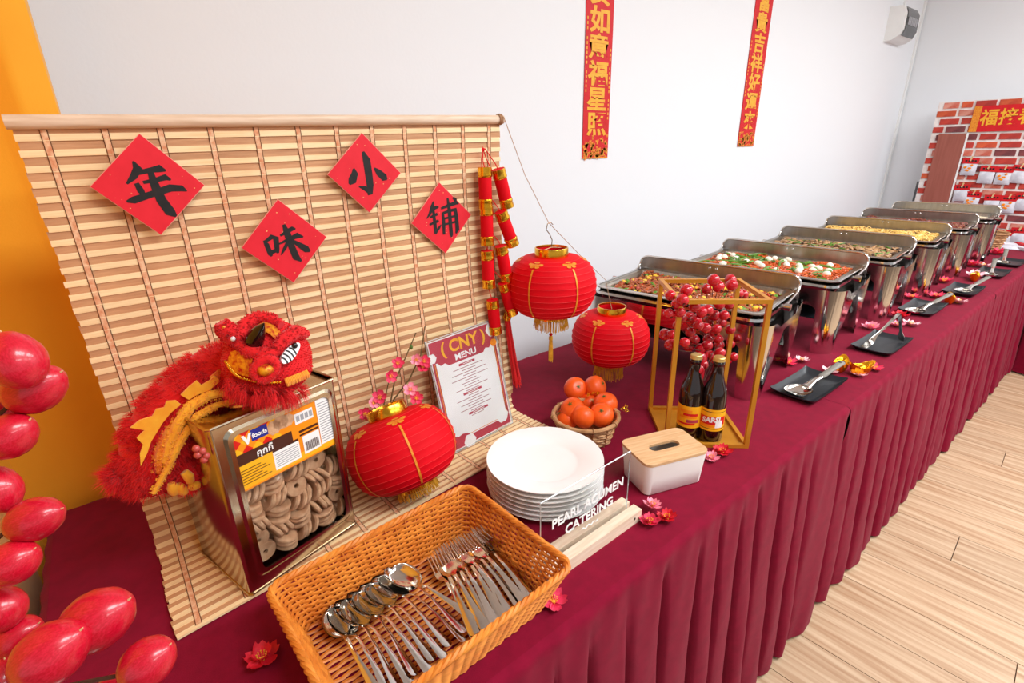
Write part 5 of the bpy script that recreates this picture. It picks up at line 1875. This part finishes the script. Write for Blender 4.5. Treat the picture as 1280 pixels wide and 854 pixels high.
for (x, y) in EP:
    o = inst('quail_egg', eg, None, (XC0 + PITCH + x * math.cos(WROT) - y * math.sin(WROT), YC + x * math.sin(WROT) + y * math.cos(WROT), TZ + hgt(x, y, 1) * WZS + .009), (rg.uniform(1, 2), rg.uniform(-.5, .5), rg.uniform(0, 6)))
    tag(o, 'peeled white quail egg lying on the red noodles', 'egg', 'quail eggs on the red noodles')

# ------------------------------------------------------------------ black plates with serving ladles and tongs
def dish_mesh(hx=.122, hy=.064):
    mb = MB()
    loop_sheet(mb, [(.0004, .0004, .0002, .003), (hx - .030, hy - .022, .008, .003), (hx - .018, hy - .012, .008, .006), (hx, hy, .006, .017), (hx, hy, .006, .0145), (hx - .018, hy - .012, .008, .001), (hx - .028, hy - .020, .008, 0), (.0004, .0004, .0002, 0)], 64)
    for i, v in enumerate(mb.v):
        x, y, z = v
        lift = .006 * (abs(x) / hx) ** 4 * (abs(y) / hy) ** 4
        mb.v[i] = (x, y, z + lift)
    return mb.mesh('black_dish', 'slate_black', angle=50)
dsm = dish_mesh()
LPX = {0: ((998, 488), (1053, 453)), 2: ((1144, 388), (1189, 367)), 3: ((1204, 363), (1236, 346)), 4: ((1238, 343), (1244, 324)), 5: ((1254, 328), (1258, 312))}
def ladle(loc, ang_, label, steep=.32, reach=.20):
    t = thing('serving_spoon', loc, label, 'serving spoon', 'grey handled serving spoons', rot=(0, 0, ang_))
    mb = MB()
    L, Wd, dp = .080, .034, .014
    for sg_ in (.0006, -.0006):
        mb.grid(lambda u, v: (-L / 2 + L * (1 - math.cos(PI * u)) / 2, Wd * (math.sin(PI * u) ** .6 if 0 < u < 1 else 0) * math.sin((v - .5) * PI), .016 - dp * (math.sin(PI * u) if 0 < u < 1 else 0) * math.cos((v - .5) * PI) + sg_), 12, 10)
    mb.build('bowl', 'steel_cutlery', t)
    s0 = Vector((.036, 0, .014))
    e = Vector((reach, 0, .014 + (reach - .036) * steep))
    MB().tube([s0, s0.lerp(e, .08) + Vector((0, 0, .002)), s0.lerp(e, .22) + Vector((0, 0, .006)), s0.lerp(e, .42)], [.016, .011, .0085, .0085], 10, flat=.45).build('neck', 'steel_cutlery', t)
    MB().tube([s0.lerp(e, .40), s0.lerp(e, .42), s0.lerp(e, .7), s0.lerp(e, .98), s0.lerp(e, 1.0)], [.008, .0105, .0100, .0115, .008], 12, flat=.55).build('grip', 'rubber_grip', t)
    hp = s0.lerp(e, .93)
    MB().tube([hp + Vector((0, 0, .0055)), hp + Vector((0, 0, .0066))], .0045, 10).build('hang_hole', 'dark_slot', t)
    return t
DISH = [((1.606, .552), .0, 'ladle', .30), ((2.175, .538), .0, 'tongs', 0), ((2.835, .575), .0, 'ladle', .05), ((3.40, .560), .0, 'ladle', .15), ((3.93, .545), .0, 'ladle', .62), ((4.42, .545), 0, 'ladle', .72)]
DL = ['black rectangular dish under the first serving spoon by the mince', 'black rectangular dish carrying the steel tongs', 'black rectangular dish in front of the brown meat pan', 'black rectangular dish in front of the yellow noodle pan', 'black rectangular dish in front of the dark chunks pan', 'black rectangular dish furthest along, before the small far basket']
SL_ = ['serving spoon with a riveted grey handle on the first dish', '', 'serving spoon with grey handle on the dish by the brown meat', 'serving spoon with grey handle by the yellow noodles', 'serving spoon with grey handle by the dark chunks', 'serving spoon with grey handle on the last dish']
DPX = [(1011, 484), (1102, 431), (1153, 386), (1204, 363.5), (1240, 342), (1262, 329)]
for k, ((x, y), a, kd, stp) in enumerate(DISH):
    x, y, _ = at_z(DPX[k][0], DPX[k][1], .006)
    o = inst('black_dish', dsm, None, (x, y, TZ + .0006), (0, 0, a))
    tag(o, DL[k], 'dish', 'black serving dishes along the table')
    if kd == 'ladle':
        stp_ = [.30, 0, .28, .30, .42, .46][k]
        an_ = [.10, 0, .15, .15, .3, .35][k]
        (ax_, ay_), (bx_, by_) = LPX[k]
        A = at_z(ax_, ay_, .018)
        best = min(((abs((at_z(bx_, by_, zq * .002) - A).length - .225), zq * .002) for zq in range(12, 110)))
        B = at_z(bx_, by_, best[1])
        hd_ = math.hypot(B.x - A.x, B.y - A.y)
        ladle((A.x, A.y, TZ + .0045), math.atan2(B.y - A.y, B.x - A.x), SL_[k], (B.z - TZ - .018) / max(.08, hd_ - .036), max(.10, hd_))
    else:
        tg = thing('serving_tongs', (x, y, TZ + .004), 'steel serving tongs standing open on the black dish', 'tongs')
        A, B, C3 = Vector((-.085, .03, .004)), Vector((.055, -.015, .115)), Vector((.088, -.035, .006))
        def strip(mb, pts, w):
            vs = []
            for p, ww in zip(pts, w):
                for q, o_ in ((-1, 0), (1, 0), (1, .0012), (-1, .0012)):
                    vs.append(Vector(p) + Vector((.25, .97, 0)) * q * ww + Vector((o_, 0, o_)))
            fs = [(4 * i + j, 4 * i + (j + 1) % 4, 4 * i + 4 + (j + 1) % 4, 4 * i + 4 + j) for i in range(len(pts) - 1) for j in range(4)]
            fs += [(3, 2, 1, 0), tuple(range(len(vs) - 4, len(vs)))]
            mb.add(vs, fs)
        m1 = MB()
        strip(m1, [A, A.lerp(B, .18) + Vector((0, 0, -.004)), A.lerp(B, .35), A.lerp(B, .8), B + Vector((-.012, 0, -.002)), B, B + Vector((.008, 0, -.006))], [.010, .013, .005, .0055, .006, .0075, .0065])
        m1.build('arm', 'steel_cutlery', tg)
        m2 = MB()
        P2 = B + Vector((.008, 0, -.006))
        strip(m2, [P2, P2.lerp(C3, .2), P2.lerp(C3, .65), P2.lerp(C3, .82), C3], [.0065, .0055, .005, .012, .009])
        m2.build('arm', 'steel_cutlery', tg)

# ------------------------------------------------------------------ gold paper-weight ingots
def ingot_mesh():
    mb = MB()
    def fn(u, v):
        a = 2 * PI * u
        # boat hull: v 0 bottom .. 1 rim
        r = [.45, .72, .90, 1.0, .93, .70][int(round(v * 5))]
        z = [0.0, .004, .011, .020, .0195, .012][int(round(v * 5))]
        c, s_ = math.cos(a), math.sin(a)
        x, y = .026 * r * c, .015 * r * s_
        up = .012 * abs(c) ** 2.2 * (z / .02)
        return (x * (1 + .12 * abs(c) ** 3), y, z + up)
    mb.grid(fn, 28, 5, closed_u=True)
    n = len(mb.v)
    mb.ell((0, 0, .012), (.015, .0105, .011), 14, 8)
    return mb.mesh('gold_ingot', 'ingot_gold', angle=60)
igm = ingot_mesh()
for (px, py, rz, lab_) in ((1050, 462, .2, 'gold boat-shaped ingot behind the first serving spoon handle'), (1075, 466, -.6, 'gold boat-shaped ingot between two fabric flowers'), (1186, 378, .3, 'gold boat-shaped ingot behind the grey handle at the third dish'), (1217, 350, .1, 'gold boat-shaped ingot past the fourth dish')):
    p = at_z(px, py, .006)
    o = inst('gold_ingot', igm, None, (p.x, p.y, TZ + .0006), (0, 0, rz), 1.45)
    tag(o, lab_, 'ingot', 'gold ingots on the table')

# ------------------------------------------------------------------ red couplet banners on the wall
def couplet(x, z_bot, chars, label, w=.158):
    h = .86
    t = thing('couplet_banner', (x, WALL_Y - .002, z_bot), label, 'banner', 'vertical red couplets on the white wall')
    MB().box((0, -.001, h / 2), (w, .0015, h)).build('banner_paper', 'banner_red', t, smooth=False)
    n = len(chars)
    pit = .0945
    for i, c in enumerate(chars):
        me = text_mesh(c, .094, 'banner_gold', .0028, .0003)
        inst('character', me, t, mx=Matrix.Translation((.002 * (-1) ** i, -.0024, .130 + (n - 1 - i) * pit)) @ RX90 @ Matrix.Diagonal((1.28, 1, 1, 1)))
    orn = MB()
    r_ = random.Random(int(x * 100))
    for _ in range(70):
        u, v = r_.uniform(-.46, .46) * w, r_.uniform(.004, .072)
        if r_.random() < abs(u) / w:
            v *= 1.3
        rr2 = r_.uniform(.004, .011)
        orn.add([(u + rr2 * math.cos(2 * PI * q / 7 + v) * (1.5 if q % 2 else .7), -.0022, v + rr2 * math.sin(2 * PI * q / 7 + v) * (1.2 if q % 2 else .7)) for q in range(7)], [tuple(range(7))])
    orn.add([(-w / 2, -.0023, 0), (w / 2, -.0023, 0), (w / 2, -.0023, .005), (-w / 2, -.0023, .005)], [(0, 1, 2, 3)])
    orn.build('gold_ornament', 'gold_print', t, smooth=False, fix=False)['kind'] = 'stuff'
    sm_ = MB()
    for i in range(16):
        for sx in (-1, 1):
            z0 = .16 + i * .017 if sx > 0 else .26 + i * .017
            if (i + 2) % 7:
                sm_.box((sx * (w / 2 - .010), -.0022, z0), (.006, .0004, .010))
    sm_.build('small_characters', 'banner_gold', t, smooth=False)['kind'] = 'stuff'
    return t
b1p, b2p = at_y(743, 198, WALL_Y), at_y(931, 183, WALL_Y)
couplet(b1p.x, b1p.z, '平安如意福星照', 'red couplet banner with gold characters ending in the word for shine')
couplet(b2p.x, b2p.z, '富貴吉祥好運來', 'red couplet banner with gold characters, hung nearer the breaker box', .176)

# ------------------------------------------------------------------ breaker box
bx0 = at_y(1104, 52, WALL_Y)
bb = thing('breaker_box', (bx0.x, WALL_Y, bx0.z), 'white wall breaker box with a smoked window near the corner', 'breaker box')
BBW, BBH, BBD = .30, .215, .105
mb = MB()
prof = [(0, 0), (0, BBH), (-BBD * .55, BBH), (-BBD * .85, BBH * .95), (-BBD, BBH * .78), (-BBD, BBH * .30), (-BBD * .85, BBH * .14), (-BBD * .45, BBH * .02)]
k = len(prof)
mb.add([(0, p[0], p[1]) for p in prof] + [(BBW, p[0], p[1]) for p in prof], [tuple(range(k)), tuple(reversed(range(k, 2 * k)))] + [(i, (i + 1) % k, k + (i + 1) % k, k + i) for i in range(k)])
mb.build('box_body', 'box_white', bb, angle=30)
dr = MB()
pf = [(-BBD * .84, BBH * .965), (-BBD * 1.05, BBH * .80), (-BBD * 1.07, BBH * .32), (-BBD * .90, BBH * .12)]
dr.add([(.03, p[0], p[1]) for p in pf] + [(BBW - .03, p[0], p[1]) for p in pf], [(i, i + 1, 5 + i, 4 + i) for i in range(3)])
dr.build('smoked_door', 'smoke_plastic', bb, fix=False)
for q in range(6):
    MB().box((.06 + q * .032, -BBD * 1.07 - .002, BBH * .55), (.022, .003, .05)).build('switch', 'label_grey', bb, smooth=False)
tk = MB().box((0, 0, 0), (.02, .012, 2.2))
tr = MB().box((FAR_X - .03, WALL_Y - .006, 1.475), (.035, .012, 2.94)).build('trim_1', 'box_white', smooth=False)
struct(tr)
cd_ = MB().box((bx0.x + BBW * .8, WALL_Y - .006, bx0.z + BBH + (CEIL - bx0.z - BBH) / 2), (.02, .012, CEIL - bx0.z - BBH)).build('trim_2', 'box_white', smooth=False)
struct(cd_)

# ------------------------------------------------------------------ brick display panel at the end of the row
PX = 5.20
pz1 = TZ + .975
pyl = 1.300
pn = thing('brick_panel', (PX, .75, 0), 'whitewashed red brick display panel standing at the end of the table row', 'display panel')
MB().box((.012, 0, pz1 / 2), (.02, 2 * (pyl - .75), pz1)).build('backing_board', 'mortar', pn, smooth=False)
bwid, bht, gap = .115, .040, .016
rb_ = random.Random(9)
bms = [[MB().rbox((0, 0, 0), (.006, bwid * s_, bht), .002, 1).mesh('brick', bm_name, smooth=False) for s_ in (1.0, .55, .8, 1.2)] for bm_name in ('brick_face', 'brick_face', 'brick_orange', 'brick_dark', 'brick_washed')]
z = pz1 - .006 - bht / 2
r_i = 0
while z > TZ - .02:
    y = pyl - .75 - .004 - (.0 if r_i % 2 else .03)
    while y > -.10:
        s_ = rb_.choice((0, 0, 1, 2, 3))
        wd_ = bwid * (1.0, .55, .8, 1.2)[s_]
        if y - wd_ < -.20:
            break
        inst('brick', rb_.choice(bms)[s_], pn, (-.0005, y - wd_ / 2, z))
        y -= wd_ + gap
    z -= bht + gap
    r_i += 1
# plain brown board leaning in front
p0, p1 = at_x(1174, 167, PX - .012), at_x(1209, 166, PX - .012)
bo_ = thing('brown_board', (PX - .012, (p0.y + p1.y) / 2, TZ), 'plain brown wooden board with a white edge on the brick panel', 'board')
hgt_ = p0.z - TZ - .003
wdt = p0.y - p1.y
MB().box((0, 0, hgt_ / 2), (.008, wdt, hgt_)).build('board', 'brown_board', bo_, smooth=False)
MB().box((0, -wdt / 2 - .006, hgt_ / 2 + .003), (.010, .010, hgt_)).build('white_edge', 'box_white', bo_, smooth=False)
# dark post behind the panel's free edge
pp = at_x(1155, 225, PX + .03)
tag(MB().box((PX + .035, pyl + .012, (TZ + .40) / 2), (.02, .02, TZ + .40)).build('panel_post', 'smoke_plastic', smooth=False), 'dark upright post beside the brick panel edge', 'post')
# red horizontal banner
ba0, ba1 = at_x(1219, 133, PX - .008), at_x(1214, 165, PX - .008)
bh_ = ba0.z - ba1.z
bn = thing('blessing_banner', (PX - .008, ba0.y, ba1.z), 'red horizontal banner with gold characters at the top of the brick panel', 'banner')
RY = Matrix(((0, 0, -1, 0), (-1, 0, 0, 0), (0, 1, 0, 0), (0, 0, 0, 1)))   # text plane facing -x, reading towards -y
MB().box((0, -.32, bh_ / 2), (.002, .64, bh_)).build('banner_cloth', 'banner_red', bn, smooth=False)
MB().box((-.0012, -.022, bh_ / 2), (.001, .044, bh_)).build('gold_border', 'gold_print', bn, smooth=False)
for i, c in enumerate('福接春迎'):
    inst('character', text_mesh(c, .100, 'banner_gold', .0020, .0004), bn, mx=Matrix.Translation((-.0022, -.098 - i * .103, bh_ * .5)) @ RY @ Matrix.Diagonal((1, 1.15, 1, 1)))
# packets with red header cards pegged to strings
PKB = {'pouch': None}
pch = MB()
def pouch(u, v):
    x = (u - .5) * .088
    e = math.sin(PI * u) ** .6 * math.sin(PI * v) ** .6 if 0 < u < 1 and 0 < v < 1 else 0
    return (-.012 * e, x, -.085 * v)
pch.grid(pouch, 8, 8)
pch.grid(lambda u, v: (.001, (u - .5) * .088, -.085 * v), 2, 2)
pchm = pch.mesh('plastic_pouch', 'bag_plastic')
hdm = MB().box((-.002, 0, 0), (.003, .094, .040)).mesh('header_card', 'banner_red', smooth=False)
ink_ = MB()
for q in range(4):
    ink_.box((-.0038, -.027 + q * .018, 0), (.0004, .012, .012))
inkm = ink_.mesh('header_print', 'ink_black', smooth=False)
pgm = MB().box((-.006, 0, .016), (.006, .009, .034), (.25, 0, 0)).mesh('wooden_peg', 'wood_peg', smooth=False)
snk = MB()
for _ in range(7):
    snk.ell((-.010, rnd(-.026, .026), rnd(-.07, -.03)), (.004, .010, .008), 6, 4)
snkm = snk.mesh('snack_pieces', 'label_orange')
ROWS = [[(1214, 201), (1236, 211), (1257, 212), (1277, 210), (1296, 207)], [(1203, 234), (1217, 243), (1241, 247), (1262, 248), (1281, 245), (1300, 243)], [(1256, 291), (1275, 288), (1295, 286)]]
RN = ['upper', 'middle', 'lower']
for ri, row in enumerate(ROWS):
    ps = []
    for ci, (px, py) in enumerate(row):
        p = at_x(px, py, PX - .016)
        ps.append(p + Vector((.004, 0, .014)))
        t = thing('snack_packet', p, ('clear snack packet of orange pieces with a red header card on the %s string' if (ci + ri) % 2 == 0 else 'pale snack packet with a red header card on the %s string') % RN[ri], 'packet', 'snack packets on the %s string' % RN[ri], rot=(rnd(-.08, .08), 0, 0))
        inst('plastic_pouch', pchm, t, (0, 0, -.018))
        if (ci + ri) % 2 == 0:
            inst('snack_pieces', snkm, t)
        h_ = inst('header_card', hdm, t)
        inst('header_print', inkm, h_)
        inst('wooden_peg', pgm, t)
    ps = [ps[0] + Vector((0, .05, .012))] + ps
    tag(MB().tube(ps, .0015, 5).build('peg_string', 'twine'), 'thin twine holding the %s row of snack packets on the brick panel' % RN[ri], 'string')
# small basket and packets on the far table
fbp = at_z(1239, 318, 0)
fbk = thing('small_basket', (4.66, .70, TZ), 'small woven bamboo basket behind the last steel food warmer', 'basket')
m_ = MB()
for k in range(9):
    z = .006 + k * .013
    r = .060 + k * .0035
    m_.tube([((r + .002 * (1 if (q + k) % 2 else -1)) * math.cos(2 * PI * q / 28), (r + .002 * (1 if (q + k) % 2 else -1)) * math.sin(2 * PI * q / 28), z) for q in range(28)], .0062, 5, closed=True)
m_.lathe([(0, .002), (.06, .002), (.06, .005), (0, .005)], 20)
m_.build('weave', 'bamboo_basket', fbk)['kind'] = 'stuff'
MB().tube([(.094 * math.cos(2 * PI * q / 28), .094 * math.sin(2 * PI * q / 28), .122) for q in range(28)], .007, 6, closed=True).build('rim', 'bamboo_basket', fbk)
for i, (x, y, m, lab_) in enumerate([(4.86, .60, 'banner_red', 'red topped snack packet lying by the brick panel foot'), (4.98, .66, 'bag_plastic', 'silvery snack packet lying by the brick panel foot'), (5.05, .52, 'banner_red', 'red snack packet lying at the far table corner'), (4.84, .47, 'bag_plastic', 'silvery snack packet lying beside the far dish')]):
    pk = thing('flat_packet', (x, y, TZ + .001), lab_, 'packet', rot=(0, 0, .3 * i))
    MB().grid(lambda u, v: ((u - .5) * .12, (v - .5) * .16, .004 + .022 * (math.sin(PI * u) * math.sin(PI * v)) ** .5 if 0 < u < 1 and 0 < v < 1 else .003), 10, 10).grid(lambda u, v: ((u - .5) * .12, (v - .5) * .16, 0), 1, 1).build('pouch', 'bag_plastic', pk, fix=False)
    MB().box((0, .065, .012), (.118, .03, .016)).build('header_card', m, pk, smooth=False)

# ------------------------------------------------------------------ big red fruit branch close by on the left
va = Vector((-.165, .475, TZ))
vb = thing('fruit_branch', va, 'branch of large glossy red fruits in a vase at the table end', 'branch')
mat('vase_glaze', (236, 232, 226), 0.25, var=(226, 220, 212), vscale=10)
MB().lathe([(0, .001), (.04, .001), (.052, .03), (.055, .07), (.040, .12), (.026, .15), (.030, .17), (.026, .17), (.022, .15), (.034, .12), (.046, .07), (0, .01)], 28).build('vase', 'vase_glaze', vb)
fr_b = MB().lathe([(.0004, 1.0), (.12, .985), (.42, .88), (.75, .60), (.95, .25), (1.0, -.05), (.93, -.38), (.72, -.70), (.42, -.90), (.12, -.985), (.0004, -1.0)], 28)
frm = fr_b.mesh('fruit', 'big_berry', angle=80)
tpm = MB().tube([(0, 0, .96), (0, .01, 1.05), (.01, .02, 1.09)], [.05, .035, .015], 6).mesh('fruit_tip', 'wood_peg')
FRT = [(20, 450, 31, 39, .5), (44, 486, 38, 30, -1.0), (12, 545, 28, 32, -.9), (-10, 515, 20, 24, 0), (1, 612, 22, 30, .3), (44, 649, 35, 27, -1.2), (17, 703, 31, 27, -1.0), (3, 761, 25, 28, .2), (21, 797, 32, 25, -1.0), (64, 817, 47, 38, -.9), (122, 775, 46, 37, -1.0), (185, 828, 35, 30, -.9), (141, 862, 22, 18, -1.2), (6, 850, 26, 26, 0)]
stm2 = MB()
xax = Vector((ROT[0][0], ROT[1][0], ROT[2][0]))
yax = -Vector((ROT[0][1], ROT[1][1], ROT[2][1]))
for i, (px, py, rx, ry, tilt) in enumerate(FRT):
    dep = [.40, .43, .42, .44, .43, .42, .41, .42, .43, .38, .41, .40, .43, .39][i]
    p = at_d(px, py, dep)
    s_ = dep / FPX * 1.0
    a, b = max(rx, ry) * s_, min(rx, ry) * s_
    o = bpy.data.objects.new('fruit', frm)
    COL.objects.link(o)
    o.parent = vb
    ax = (xax * math.sin(-tilt) + yax * math.cos(tilt) + Vector((0, 0, 0))).normalized()
    q = ax.to_track_quat('Z', 'Y').to_matrix().to_4x4()
    o.matrix_basis = Matrix.Translation(p - va) @ q @ Matrix.Diagonal((b, b, a, 1))
    inst('fruit_tip', tpm, o)
    nd = Vector((-.070, .07, max(.19, (p - va).z * .8)))
    pl = p - va - (ax if ax.x > 0 else -ax) * a * .9 + Vector((0, .004, 0))
    stm2.tube([nd, nd.lerp(pl, .5) + Vector((-.01, .03, -.02)), pl], .0018, 5)
stm2.tube([(0, 0, .02), (-.01, 0, .17), (-.035, .01, .32), (-.05, .0, .48), (-.045, 0, .60)], [.004, .0038, .0032, .0026, .002], 7)
stm2.build('stem', 'twig', vb)
